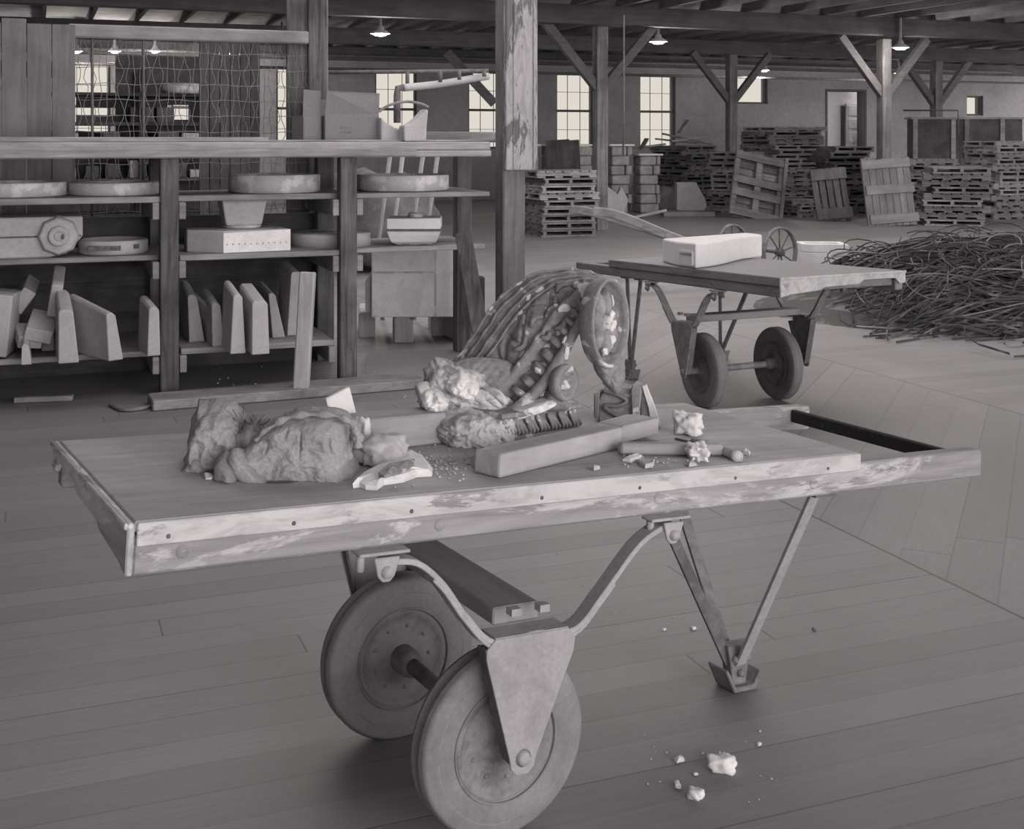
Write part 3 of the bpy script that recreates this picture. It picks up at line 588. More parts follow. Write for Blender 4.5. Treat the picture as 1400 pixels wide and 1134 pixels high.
# =====================================================================
# HAND TRUCKS
# =====================================================================
def wheel(parent, x, y0, y1, zc, R, rr, side, tm, dm):
    """wheel turned about y; outer = -1 if the visible dished side faces -y"""
    mid = (y0+y1)/2; hw = (y1-y0)/2
    T = Matrix.Translation((x, mid, zc)) @ Matrix.Rotation(PI/2, 4, 'X')
    w = MB().lathe([(rr, -hw*.75), (rr+.012, -hw*.95), (R*.80, -hw*1.02), (R*.93, -hw*.92), (R*.955, -hw*.86), (R*.965, -hw*.8), (R*.985, -hw*.66), (R*.982, -hw*.55), (R, -hw*.45), (R*.994, -hw*.38), (R*.994, hw*.38), (R, hw*.45), (R*.982, hw*.55), (R*.985, hw*.66), (R*.965, hw*.8), (R*.955, hw*.86), (R*.93, hw*.92), (R*.80, hw*1.02), (rr+.012, hw*.95), (rr, hw*.75)], 64, T).build('wheel', tm, parent)
    d = MB().lathe([(rr+.001, -hw*.8), (rr-.006, -hw*.86), (rr-.014, -hw*.6), (rr*.62, -hw*.45), (rr*.55, -hw*.62), (rr*.25, -hw*.7), (rr*.22, -hw*1.1), (.0, -hw*1.1)], 48, T)
    d.lathe([(rr+.001, hw*.8), (rr-.006, hw*.86), (rr-.014, hw*.6), (rr*.62, hw*.45), (rr*.55, hw*.62), (rr*.25, hw*.7), (rr*.22, hw*1.1), (.0, hw*1.1)], 48, T)
    do = d.build('wheel_disc', dm, w)
    for k in range(9):
        a = 2*PI*k/9
        MB().lathe([(0, .008), (.004, .007), (.006, 0)], 8, T @ Matrix.Translation((rr*.66*math.cos(a), rr*.66*math.sin(a), -side*hw*.42)) @ Matrix.Rotation(PI if side > 0 else 0, 4, 'X')).build('rivet', dm, w)
    for q_ in (rr+.004, R*.80): 
        MB().lathe([(q_, hw*.95), (q_+.0025, hw*1.05), (q_+.005, hw*.95)], 48, T).lathe([(q_, -hw*.95), (q_+.0025, -hw*1.05), (q_+.005, -hw*.95)], 48, T).build('raised_ring', dm, w)
    return w
def cart(org, yaw, tilt, roll, L, W, t, e_, s_, xw, yn, yf, zc, R, label, cfg):
    c = empty('hand_truck', org, 0, label, 'hand truck', 'wooden platform hand trucks'); c.rotation_mode = 'XYZ'
    rm = (Matrix.Rotation(yaw, 3, 'Z') @ Matrix.Rotation(tilt, 3, 'Y') @ Matrix.Rotation(roll, 3, 'X')); c.rotation_euler = rm.to_euler('XYZ')
    near, far = (0, W) if cfg['n'] == 0 else (W, 0); sg = 1 if near == 0 else -1            # sg: direction from near side to far side
    Y = lambda d: near+sg*d                                                             # distance d in from the near side
    def bx(x0, x1, d0, d1, z0, z1, nm, mat, bev=.004):
        ya, yb = sorted((Y(d0), Y(d1))); return MB().box((x0, ya, z0), (x1, yb, z1)).build(nm, mat, c, bevel=bev)
    bx(0, L, .0, W, -.02, 0, 'deck_top', cfg['deck'], .003)
    bx(.004, L-.0, -.008, .0, -.044, -.0015, 'side_fascia', cfg['fascia'], .002); bx(.004, L, W, W+.008, -.044, -.0015, 'side_fascia', cfg['fascia'], .002)
    for d in (0, W-.05): bx(-.0 if d == 0 else 0, L+e_, d, d+.05, -t, -.0205 if False else -s_, 'side_rail', cfg['rail'], .005)
    pf = [(-.008, -.0015), (W+.008, -.0015), (W+.008, -t*.62), (W-.03, -t*.66), (W-.06, -.036), (W*.66, -.036), (W*.62, -.056), (W*.34, -.060), (W*.30, -t*.74), (.05, -t*.86), (-.008, -t*.98)]
    MB().prism([(Y(d), z) for d, z in pf], 0, -.014, -.0005).build('end_fascia', cfg['endf'], c, bevel=.003)
    MB().prism([(Y(d), z) for d, z in ((-.010, .0008), (W+.010, .0008), (W+.010, -.012), (-.010, -.012))], 0, -.020, -.0142).build('edge_strip', cfg['endf'], c, bevel=.002)
    for x, z in ((.09, -.063), (.62, -.066), (1.18, -.060), (1.66, -.066)):
        MB().lathe([(0, .003), (.011, .003), (.013, 0)], 16, Matrix.Translation((x, Y(-.0), z)) @ Matrix.Rotation(PI/2*sg, 4, 'X')).build('bolt_head', cfg['rail'], c)
    for x in (.06, .30, .55, .86, 1.12, 1.40, 1.70):
        MB().lathe([(0, .0016), (.0035, .0016), (.0045, 0)], 10, Matrix.Translation((x, Y(-.008), -.030)) @ Matrix.Rotation(PI/2*sg, 4, 'X')).build('nail_head', cfg['mm'], c)
    bx(.02, .05, .052, W-.052, -.075, -.021, 'cross_member', cfg['rail'], .003)
    for x in (.6, 1.15, L-.06): bx(x, x+.05, .052, W-.052, -.09, -.021, 'cross_member', cfg['rail'], .003)
    MB().box((L+e_-.085, .05, -s_-.045), (L+e_-.065, W-.05, -s_-.006)).build('handle_bar', 'black' if cfg['n'] == 0 else 'raildark', c, bevel=.004)
    # bolster across the springs
    zs = -.325
    bx(xw-.05, xw+.065, .03, W-.03, zs+.022, zs+.06, 'bolster', 'bolster', .004)
    ax = MB().tube([V((xw, Y(-.036), zc)), V((xw, Y(W+.03), zc))], .019, 14); ax.build('axle', cfg['mm'], c)
    for d_ in (yn+.075, yf-.0): MB().lathe([(.019, -.05), (.03, -.045), (.034, -.02), (.034, .02), (.03, .045), (.019, .05)], 18, Matrix.Translation((xw, Y(d_), zc)) @ Matrix.Rotation(PI/2, 4, 'X')).build('hub', 'metald', c)
    for d, so in ((-.012, 1), (W+.012, -1)):
        yy = Y(d); th = .008
        # leaf spring
        pts = cr([V((xw-.34, yy, -t-.022)), V((xw-.27, yy, -t-.03)), V((xw-.21, yy, -.175)), V((xw-.15, yy, -.25)), V((xw-.08, yy, zs+.012)), V((xw+.02, yy, zs+.018)), V((xw+.12, yy, zs+.012)), V((xw+.19, yy, -.25)), V((xw+.28, yy, -.155)), V((xw+.345, yy, -t-.022)), V((xw+.38, yy, -t-.018))], 6)
        m = MB().strip(pts, .042, .012, (0, 1, 0)); m.strip([p+V((0, 0, -.010)) for p in pts[10:-16]], .043, .008, (0, 1, 0)); m.build('leaf_spring', cfg['pm'], c, bevel=.002)
        for x in (xw-.34, xw+.37):
            m = MB().box((x-.055, yy-.020, -t-.007), (x+.055, yy+.022, -t+.0)); yo = yy-sg*so*.026
            m.prism([(x-.028, -t-.008), (x+.028, -t-.008), (x+.018, -t-.045), (x+.008, -t-.056), (x-.008, -t-.056), (x-.018, -t-.045)], 1, yo-.004, yo+.004)
            b = m.build('spring_bracket', cfg['pm'], c, bevel=.002)
            MB().lathe([(0, .016), (.011, .014), (.013, 0)], 12, Matrix.Translation((x, yo, -t-.036)) @ Matrix.Rotation(PI/2*sg*so, 4, 'X')).build('bolt', cfg['pm'], b)
            MB().lathe([(0, -.03), (.009, -.03), (.009, 0)], 8, Matrix.Translation((x-.045, yy, -t-.008))).build('bolt', cfg['pm'], b)
        # wheel plate, folded edges
        k = .012; pf = [(xw-.08, zs+.02), (xw+.10, zs+.02), (xw+.118, zs+.0), (xw+.115, zs-.03), (xw+.032, zc-.0), (xw+.028, zc-.02), (xw+.014, zc-.034), (xw-.014, zc-.034), (xw-.028, zc-.02), (xw-.032, zc-.0), (xw-.10, zs-.02), (xw-.10, zs+.0)]
        yp = yy-sg*so*.022
        pl = MB().prism(pf, 1, yp-.003, yp+.003).build('wheel_plate', cfg['pm'], c, bevel=.001)
        fl = MB()
        for x0, z0, x1, z1 in ((xw-.10, zs+.0, xw-.026, zc-.01), (xw+.115, zs-.03, xw+.026, zc-.01)):
            ya, yb = sorted((yp, yp+sg*so*.035)); fl.bar(V((x0, (ya+yb)/2, z0)), V((x1, (ya+yb)/2, z1)), .035, .006, (1, 0, 0))
        fl.build('flange', cfg['fm'], pl)
        MB().box((xw-.08, min(yp, yp+sg*so*.06), zs+.014), (xw+.10, max(yp, yp+sg*so*.06), zs+.022)).build('spring_seat', cfg['pm'], pl)
        MB().lathe([(0, .012), (.013, .012), (.015, .006), (.015, .003), (.019, .003), (.019, 0)], 20, Matrix.Translation((xw, yp, zc)) @ Matrix.Rotation(PI/2*sg*so, 4, 'X')).build('axle_nut', cfg['pm'], pl)
    for x in (xw-.03, xw+.04):
        MB().box((x-.012, Y(-.02)-.012, zs+.06), (x+.012, Y(-.02)+.012, zs+.075)).build('bolt', cfg['pm'], c)
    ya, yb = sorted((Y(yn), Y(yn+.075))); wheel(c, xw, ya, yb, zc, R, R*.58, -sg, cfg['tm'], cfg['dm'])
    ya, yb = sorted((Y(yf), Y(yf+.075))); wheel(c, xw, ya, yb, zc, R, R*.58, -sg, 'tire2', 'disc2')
    bpy.context.view_layer.update()
    Mi = (Matrix.Translation(org) @ rm.to_4x4()).inverted()
    for ft in cfg['feet']:
        fp = Mi @ V(ft['p'])
        for (x, d, mat, w_) in ft['bars']:
            MB().bar(V((x, Y(d), -t+.004)), fp+V((0, 0, .07))+(V((x, Y(d), 0))-V((fp.x, fp.y, 0)))*.07, w_, .010, V((0, 1, 0))).build('leg', mat, c, bevel=.001)
            MB().box((x-.02, Y(d)-.02, -t-.008), (x+.05, Y(d)+.02, -t+.001)).build('leg_bracket', cfg['fm'], c)
        m = MB(); q = fp; m.prism([(-.024, .012), (.024, .012), (.03, .06), (.045, .12), (-.045, .12), (-.03, .06)], 1, -.02, .02, Matrix.Translation(q))
        m.prism([(-.066, .062), (-.058, .066), (-.026, .014), (.034, .014), (.056, .052), (.063, .048), (.042, 0), (-.032, 0)], 1, -.04, .04, Matrix.Translation(q))
        fo = m.build('foot_shoe', 'metalm', c, bevel=.003)
        b = MB()
        for zz, dx in ((.045, 0), (.085, .02), (.085, -.02)): b.lathe([(0, .012), (.009, .01), (.011, 0)], 8, Matrix.Translation((q.x+dx, q.y-.023*1, q.z+zz)) @ Matrix.Rotation(PI/2, 4, 'X'))
        b.build('bolts', 'metalm', fo)
    return c, rm
O1 = V((-.6743, 2.2095, .8124)); Y1, T1, R1 = .53, .06, -.0059; L1, W1, t1 = 1.8145, .7062, .098
f1 = G(1004, 939)
CART1, RM1 = cart(O1, Y1, T1, R1, L1, W1, t1, .472, .025, .8257, .029, .539, -.5608, .2025, 'near hand truck with chipped pale painted sides carrying sacks and the ornate broken bracket',
    dict(n=0, deck='deck', fascia='paint', endf='endlit', rail='rail', pm='metal', fm='metald', mm='metald', tm='tire', dm='disc',
         feet=[dict(p=f1, bars=[(1.70, .03, 'metal', .034), (1.40, .353, 'metald', .03), (1.70, .676, 'metalm', .034)])]))
wc = O1+RM1 @ V((.8257, .029, -.5608)); wf = O1+RM1 @ V((.8257, .539, -.5608)); print('WHEEL Z', wc.z, wf.z)
O2 = V((2.0317, 6.3573, .8229))
fa, fb = G(862, 518), G(985, 491)
CART2, RM2 = cart(O2, 1.977, .0399, -.0053, 1.79, .762, .10, .48, .04, .881, .06, .56, -.576, .2075, 'far hand truck with dark side rails and pale end, carrying the white carved capital',
    dict(n=1, deck='deck2', fascia='raildark', endf='paint', rail='raildark', pm='metalm', fm='metald', mm='metalm', tm='tire2', dm='disc2',
         feet=[dict(p=fa, bars=[(1.62, .03, 'metalm', .034), (1.45, .03, 'metalm', .034)]), dict(p=fb, bars=[(1.62, .70, 'metalm', .034), (1.25, .70, 'metalm', .034)])]))
wc = O2+RM2 @ V((.881, .70, -.576)); print('WHEEL2 Z', wc.z)

# deck-plane helpers
def plane_hit(u, v, O, RM, dz=0.0):
    n_ = RM @ V((0, 0, 1)); o = O+n_*dz; d = P(u, v, 1.0)-V((0, 0, CAMH)); c = V((0, 0, CAMH)); s = (o-c).dot(n_)/d.dot(n_); return c+d*s
def D(u, v, dz=0.0): return plane_hit(u, v, O1, RM1, dz)
def D2(u, v, dz=0.0): return plane_hit(u, v, O2, RM2, dz)

# ---------- white capital on the far truck ----------
cA, cB, cC = D2(923, 364), D2(951, 368), D2(1042, 352)
hgt = 34/F*cA.y
e = empty('carved_capital', cA, 0, 'white carved stone block with curved side and sunk panel on the far hand truck', 'stone block')
def rel(p): return p-cA
back = V((.30, .40, 0))
nrm2 = RM2 @ V((0, 0, 1))
bl = [V((0, 0, 0)), rel(cB)]
for k in range(1, 13):
    q = k/12; p = rel(cB).lerp(rel(cC), q); s_ = .05*math.sin(2*PI*q)*(-1); p = p+V((.0, s_, 0)); bl.append(p)
bk = rel(cC)+V((-.04, .30, 0)); bl += [bk, V((-.03+.0, .34, 0))]
pts = []
for z in (.002, hgt):
    for p in bl: pts.append(V((p.x, p.y, ((RM2 @ V((0, 0, 0))).z)+z+0)) if False else V((p.x, p.y, -(nrm2.x*p.x+nrm2.y*p.y)/nrm2.z+z)))
n_ = len(bl); m = MB(); m.add(pts, [tuple(range(n_))[::-1], tuple(range(n_, 2*n_))]+[(i, (i+1) % n_, n_+(i+1) % n_, n_+i) for i in range(n_)])
m.build('block', 'white', e, bevel=.012, seg=3)
dd = rel(cB).normalized(); qn = V((dd.y, -dd.x, 0)); m = MB()
Lf = rel(cB).length
m.bar(dd*Lf*.25+V((0, 0, .02))+qn*.004, dd*Lf*.25+V((0, 0, hgt*.62))+qn*.004, .012, .012); m.bar(dd*Lf*.9+V((0, 0, .02))+qn*.004, dd*Lf*.9+V((0, 0, hgt*.62))+qn*.004, .012, .012); m.bar(dd*Lf*.25+V((0, 0, hgt*.62))+qn*.004, dd*Lf*.9+V((0, 0, hgt*.62))+qn*.004, .012, .012)
m.build('panel_moulding', 'white', e)

# =====================================================================
# LOAD ON THE NEAR TRUCK
# =====================================================================
NZ = RM1 @ V((0, 0, 1)); DX = RM1 @ V((1, 0, 0)); DY = RM1 @ V((0, 1, 0))
RE = RM1.to_euler('XYZ')
def dthing(name, u, v, label, cat, group=None, yaw=0, lift=0.001):
    p = D(u, v, lift); o = bpy.data.objects.new(name, None); o.empty_display_size = .1; col.objects.link(o); o.location = p; o.rotation_euler = (RM1 @ Matrix.Rotation(yaw, 3, 'Z')).to_euler('XYZ'); return tag(o, label, cat, group), p
def dplace(o, u, v, yaw=0, lift=0.001):
    o.location = D(u, v, lift); o.rotation_euler = (RM1 @ Matrix.Rotation(yaw, 3, 'Z')).to_euler('XYZ'); return o
S1 = lambda u, v: D(u, v).y/F                                  # metres per pixel at a deck point
# big burlap-wrapped lump: built from an outline in the viewing plane, given depth
def blob(name, mat, outline, depth, Yc, seed, amp, fr, nrow=34, ncol=96, base=None, edge=.6, relief=None, nearf=1.0, yoff=0.0):
    """closed solid: rings that shrink from the outline toward front and back centres"""
    cxp = sum(p[0] for p in outline)/len(outline); cyp = sum(p[1] for p in outline)/len(outline)
    ol = cr([V((p[0], p[1], 0)) for p in outline]+[V((outline[0][0], outline[0][1], 0))], 10)[:-1]
    n_ = len(ol); vs = []; fs = []; nrow = int(nrow*1.5); rings = nrow
    n1 = int(nrow*.38); hf = [(.93*i/n1, -math.sqrt(1-(.93*i/n1)**(2/edge))) for i in range(n1+1)]
    ph0 = math.asin(.93**(1/edge)); n2 = max(4, nrow//2-n1); hf += [(math.sin(ph0+(PI/2-ph0)*i/n2)**edge, -math.cos(ph0+(PI/2-ph0)*i/n2)) for i in range(1, n2+1)]
    prof = hf+[(a_, -b_) for a_, b_ in hf[-2::-1]]; rings = len(prof)-1
    for i, (sc, dz) in enumerate(prof):
        for p in ol:
            u = cxp+(p.x-cxp)*sc; v = cyp+(p.y-cyp)*sc
            dep = dz*depth*(nearf if dz < 0 else 1.0)
            q = P(u, v, Yc) + V((0, dep+yoff, 0)); nn = V(((u-cxp)*.001, dz, -(v-cyp)*.001)); nn.normalize()
            d = noise.fractal(q*fr+V((seed*3.1, seed*1.7, seed)), 1.0, 2.2, 5)*amp
            if relief: d += relief(q, u, v, dz)
            vs.append(q+nn*d)
    for i in range(rings):
        for k in range(n_): fs.append((i*n_+k, i*n_+(k+1) % n_, (i+1)*n_+(k+1) % n_, (i+1)*n_+k))
    return vs, fs
def clampdeck(vs, lift=.0005):
    o = []
    for q in vs:
        h_ = (q-O1).dot(NZ)
        o.append(q+NZ*(lift-h_) if h_ < lift else q)
    return o
def folds(fr, amp, ax=(1, .2, .5), seed=0):
    a = V(ax)
    return lambda q, u, v, dz: amp*(1-2*abs(noise.noise(V((q.x*fr*a.x, q.y*fr*a.y, q.z*fr*a.z))+V((seed, 2*seed, 3*seed)))))
# crumpled sack at left
d0 = D(300, 650)
e = empty('plaster_sack', D(298, 640), 0, 'small crumpled burlap and plaster bundle at the left end of the load', 'sack')
vs, fs = blob('sack', 'sack', [(266, 638), (262, 620), (266, 597), (273, 578), (288, 564), (304, 561), (318, 564), (332, 574), (338, 590), (336, 610), (332, 640), (324, 652), (308, 652), (296, 646), (284, 642), (274, 640)], .075, D(298, 632).y, 2, .016, 14, edge=.42, relief=lambda q, u, v, dz: .022*(1-2*abs(noise.noise(V((q.x*15, q.y*15, q.z*9))+V((4, 8, 2)))))+.010*(1-2*abs(noise.noise(q*34))))
MB().add(clampdeck(vs), fs, True).build('burlap_body', 'sack', e, org=None)
for c_ in e.children:
    for vv in c_.data.vertices: vv.co -= e.location
vs, fs = blob('sack', 'sack', [(252, 641), (262, 628), (272, 622), (284, 630), (286, 642), (276, 644), (262, 643)], .05, D(272, 640).y, 5, .012, 14, relief=folds(20, .01, (1, 1, .4), 1), nrow=16)
o = MB().add([q-e.location for q in clampdeck(vs)], fs, True).build('skirt_fold', 'sack', e)
vs, fs = blob('sack', 'sack', [(296, 650), (297, 632), (308, 625), (324, 632), (331, 652), (318, 656), (304, 654)], .05, D(315, 652).y, 6, .012, 14, relief=folds(20, .01, (1, 1, .4), 2), nrow=16)
o = MB().add([q-e.location for q in clampdeck(vs)], fs, True).build('skirt_fold', 'sack', e)
# big lump
e = empty('plaster_bundle', D(405, 655), 0, 'large rounded burlap-backed plaster lump at the left of the load', 'plaster lump')
def bigrel(q, u, v, dz):
    r_ = .012*(1-2*abs(noise.noise(q*9+V((3, 1, 7)))))
    r_ -= .010*max(0, noise.noise(q*24+V((9, 2, 4)))-.25)*4
    return r_
YB = D(410, 645).y
def crack(q, u, v, dz):
    n1 = noise.noise(q*11+V((3, 1, 7))); n2 = noise.noise(q*V((30, 30, 16)).x*.8+V((9, 2, 4))); n3 = noise.noise(V((q.x*26, q.y*26, q.z*9)))
    d = .010*(1-2*abs(n1)) + .005*noise.fractal(q*40, 1.0, 2.1, 4)
    d -= .020*max(0, .10-abs(n3))*10*max(0, n2+.1)
    return d
vs, fs = blob('b', 'sack', [(322, 640), (322, 625), (338, 608), (352, 596), (366, 584), (384, 573), (404, 566), (432, 564), (458, 566), (474, 573), (480, 590), (480, 612), (478, 630), (488, 648), (484, 656), (465, 662), (440, 668), (410, 670), (380, 668), (350, 660), (332, 652)], .13, YB, 3, .014, 9, nrow=60, edge=.33, relief=crack, nearf=.62)
MB().add([q-e.location for q in clampdeck(vs)], fs, True).build('plaster_body', 'sack', e)
vs, fs = blob('l', 'sack', [(312, 622), (320, 615), (332, 620), (346, 634), (362, 648), (384, 662), (410, 668), (382, 669), (350, 664), (330, 655), (317, 640)], .05, YB-.07, 9, .006, 9, nrow=22, edge=.5)
MB().add([q-e.location for q in clampdeck(vs)], fs, True).build('cloth_skirt', 'sack', e)
# folded cloth rim over the top of the lump
tp = [(350, 601), (364, 588), (382, 575), (404, 567), (432, 565), (460, 567), (478, 576), (488, 592), (489, 610)]
m = MB(); 
for off, rad in ((-.055, .009), (.0, .013), (.05, .012)):
    m.tube([q-e.location for q in cr([P(u, v+2, YB+off) for u, v in tp], 6)], [rad*(.75+.35*math.sin(k*.9+off*60)) for k in range(49)], 9)
m.build('cloth_rim', 'sack', e)
# straw tuft between the bundles
e0 = D(343, 640)
m = MB(); rr = random.Random(5)
for k in range(70):
    b_ = P(rr.uniform(336, 350), rr.uniform(585, 606), YB+.02); m.tube([b_, b_+V((rr.uniform(-.02, .02), rr.uniform(-.02, .02), rr.uniform(.0, .03))), b_+V((rr.uniform(-.05, .05), rr.uniform(-.04, .04), rr.uniform(.01, .05)))], .0011, 3)
m.lump(P(343, 605, YB+.02), (.035, .05, .045), 8, .3, 2, sub=3)
b_ = tag(m.build('straw_tuft', 'straw', org=P(343, 605, YB+.02)), 'dark tuft of dry straw poking out between the two plaster bundles', 'straw', kind=None)
# white shards and small pieces beside the lump
def shard(name, mat, outline, u, v, th, seed, label, cat='fragment', group=None, amp=.004):
    """flat irregular chip lying on the deck: outline in pixels is projected on the deck"""
    c_ = D(u, v); pts = [D(a, b) for a, b in outline]; inv = RM1.inverted(); loc = [inv @ (p-c_) for p in pts]; n_ = len(loc); vs = []; rr = random.Random(seed)
    lv = [(1.0, 0), (1.02, th*.5), (.9, th*.9), (.55, th*1.1), (0.0, th*1.15)]
    for s, z in lv:
        for p in loc: vs.append(V((p.x*s, p.y*s, z+(noise.noise(V((p.x*60*s, p.y*60*s, seed)))*amp*2 if z else 0))))
    fs = [tuple(range(n_))[::-1]]+[(i*n_+k, i*n_+(k+1) % n_, (i+1)*n_+(k+1) % n_, (i+1)*n_+k) for i in range(len(lv)-1) for k in range(n_)]
    o = MB().add(vs, fs).build(name, mat); o.location = D(u, v, .001); o.rotation_euler = RE; return tag(o, label, cat, group)
shard('plaster_shard', 'chalk', [(483, 668), (493, 655), (506, 648), (525, 640), (545, 632), (563, 624), (575, 628), (590, 646), (590, 652), (570, 653), (552, 660), (525, 664), (515, 671), (500, 670), (492, 667)], 538, 652, .018, 3, 'large chalk-white plaster shard at the truck edge right of the big lump')
o = shard('shard_pad', 'glazel', [(517, 653), (530, 642), (565, 632), (563, 640), (548, 650), (525, 656)], 540, 645, .008, 9, 'flat grey piece lying on the big white shard'); o.location = D(541, 643, .022)
o = MB().lump((0, 0, .03), (.055, .05, .035), 12, .3, 1.8, .2, sub=4, zmin=0).build('plaster_chunk', 'plaster'); dplace(o, 522, 634); tag(o, 'crumbly grey plaster chunk behind the big white shard', 'fragment')
o = MB().lump((0, 0, .035), (.022, .03, .05), 14, .35, 1.5, sub=4, zmin=0).build('plaster_chunk', 'chalk'); dplace(o, 493, 622); tag(o, 'upright white plaster chip against the right side of the big lump', 'fragment')
o = MB().lump((0, 0, .022), (.025, .03, .024), 15, .3, 1.5, sub=3, zmin=0).build('dark_chunk', 'raildark'); dplace(o, 486, 634); tag(o, 'dark rounded chunk tucked at the foot of the big lump', 'fragment')
# board and white slip behind the lump
o = MB().box((-.13, -.045, 0), (.12, .045, .075)).build('timber_offcut', 'worn', bevel=.004); dplace(o, 538, 608, math.radians(8)); tag(o, 'pale timber offcut lying behind the plaster pieces left of the bracket', 'timber')
o = MB().box((-.035, -.006, 0), (.035, .006, .13)).build('white_slip', 'white', bevel=.002); dplace(o, 478, 605, .2); o.rotation_euler.rotate_axis('Y', -.35); tag(o, 'white slip of board standing up behind the big lump', 'board')

# ---------- the ornate broken bracket ----------
YS = D(735, 606).y
ES = empty('ornate_bracket', D(700, 612), 0, 'broken ornate glazed bracket with ribbed back, toothed band and round rosette end', 'architectural fragment')
def loc(p): return p-ES.location
outer = [(606, 532), (618, 500), (640, 470), (662, 436), (684, 408), (710, 388), (740, 375), (780, 372), (812, 379), (834, 388)]
inner = [(684, 580), (706, 566), (730, 549), (754, 524), (774, 492), (788, 464), (798, 444), (806, 426), (813, 412), (824, 402)]
def ss0(x, a, b): x = min(1, max(0, (x-a)/(b-a))); return x*x*(3-2*x)
oc = cr([V((a, b, 0)) for a, b in outer], 16); ic = cr([V((a, b, 0)) for a, b in inner], 16)
NS = len(oc); NTT = 84; base = []
for i in range(NS):
    s = i/(NS-1)
    for k in range(NTT+1):
        t = k/NTT; p = oc[i].lerp(ic[i], t); bul = math.sin(PI*min(1, t*1.05))
        Yk = YS+.035+.17*(1-t)**1.15-.028*math.sin(PI*t)+.02*s-.03*ss0(t, .55, 1)
        # a bow so the surface swells upward in the picture plane
        base.append(P(p.x, p.y, Yk))
ix = lambda i, k: base[i*(NTT+1)+k]
vs = []
def ss(x, a, b): x = min(1, max(0, (x-a)/(b-a))); return x*x*(3-2*x)
for i in range(NS):
    s = i/(NS-1)
    for k in range(NTT+1):
        t = k/NTT; du = ix(min(i+1, NS-1), k)-ix(max(i-1, 0), k); dv = ix(i, min(k+1, NTT))-ix(i, max(k-1, 0)); nn = dv.cross(du)
        if nn.length < 1e-9: nn = V((0, -1, 0))
        nn.normalize()
        if nn.y > 0: nn = -nn
        h_ = 0; q = ix(i, k); wob = .05*noise.noise(q*6)
        if t < .32:
            ph = t/.32*3.7+wob*1.0; h_ += .014*(abs(math.sin(PI*ph))**.6)-.004
            h_ += .004*noise.noise(V((s*9, int(ph)*3.1, 2)))
        elif t < .60:
            x = (t-.32)/.28; cell = math.sin(s*PI*4.0+1.6*math.sin(x*3)+.8)
            h_ += .010+.014*cell*math.sin(PI*x)
            c2 = math.sin(s*PI*13+x*7); h_ -= .011*ss(c2, .72, .98)*math.sin(PI*x)
            h_ -= .008*ss0(1-abs(noise.noise(q*13+V((2, 9, 4))))*7, 0, 1)
        elif t < .70: h_ += .024*abs(math.sin(PI*(t-.60)/.10))**.3
        elif t < .88:
            sq = math.sin(s*2*PI*15+1); h_ += -.020+.032*ss(sq, -.35, .05)*(abs(math.sin(PI*(t-.70)/.18))**.3)
        else: h_ += .016*abs(math.sin(PI*(t-.88)/.12))**.35
        h_ += .0035*noise.fractal(q*45, 1.0, 2.0, 4)
        h_ *= ss(s, -.05, .12)*.999+.001
        vs.append(q+nn*h_)
W_ = NTT+1; fs = [(i*W_+k, i*W_+k+1, (i+1)*W_+k+1, (i+1)*W_+k) for i in range(NS-1) for k in range(NTT)]
n0 = len(vs)
for i in range(NS):
    for k in range(W_):
        t = k/NTT; q = ix(i, k); vs.append(q+V((.0, .13*(.35+math.sin(PI*t)), -.0)) + V((0, 0, -.01)))
fs += [(n0+(i+1)*W_+k, n0+(i+1)*W_+k+1, n0+i*W_+k+1, n0+i*W_+k) for i in range(NS-1) for k in range(NTT)]
for i in range(NS-1): fs += [(i*W_, (i+1)*W_, n0+(i+1)*W_, n0+i*W_), ((i+1)*W_+NTT, i*W_+NTT, n0+i*W_+NTT, n0+(i+1)*W_+NTT)]
for k in range(NTT): fs += [(k+1, k, n0+k, n0+k+1), ((NS-1)*W_+k, (NS-1)*W_+k+1, n0+(NS-1)*W_+k+1, n0+(NS-1)*W_+k)]
MB().add([loc(p) for p in vs], fs, True).build('scrolled_body', 'glaze', ES)
# cords laid along the ribs
for j_, tt in enumerate((.045, .13, .215, .30)):
    pts = []
    for i in range(6, NS-10, 2): q = vs[i*W_+int(tt*NTT)]; pts.append(loc(q)+V((0, -.003, .002)))
    MB().tube(pts, [.0042+.0012*math.sin(k*1.1+j_) for k in range(len(pts))], 7).build('moulded_cord', 'glaze', ES)
# pale chips on the glaze
def chips(lst, name='pale_chip', mat='chalk', r=1.0):
    for k, (u, v, w_, h_) in enumerate(lst):
        best = min(range(n0), key=lambda q: (vs[q].x/vs[q].y*F+CX-u)**2+(CAMH-vs[q].z)**2*0+((CAMH-vs[q].z)/vs[q].y*F+H0-v)**2)
        q = vs[best]; mp = q.y/F; bi, bk = divmod(best, W_); bi = min(max(bi, 3), NS-4); bk = min(max(bk, 3), NTT-3)
        n_ = (vs[bi*W_+bk+3]-vs[bi*W_+bk-3]).cross(vs[(bi+3)*W_+bk]-vs[(bi-3)*W_+bk]).normalized(); n_ = -n_ if n_.y > 0 else n_
        x_ = V((0, 0, 1)).cross(n_).normalized(); z_ = n_.cross(x_); RM_ = Matrix(((x_.x, z_.x, n_.x, 0), (x_.y, z_.y, n_.y, 0), (x_.z, z_.z, n_.z, 0), (0, 0, 0, 1)))
        MB().lump(loc(q), (w_*mp*1.15, h_*mp*1.15, .0045), k+3, .45, 1.4, sub=3, m=RM_).build(name, mat, ES)
chips([(700, 395, 5, 3), (722, 408, 3, 5), (737, 396, 6, 5), (710, 428, 5, 4), (683, 445, 4, 3), (772, 422, 8, 5), (760, 418, 4, 3), (801, 396, 9, 10), (806, 424, 8, 12), (765, 455, 5, 10), (772, 465, 9, 5), (718, 437, 10, 7), (716, 480, 9, 9), (744, 498, 5, 4), (736, 507, 5, 4), (748, 470, 5, 4), (775, 483, 3, 9)])
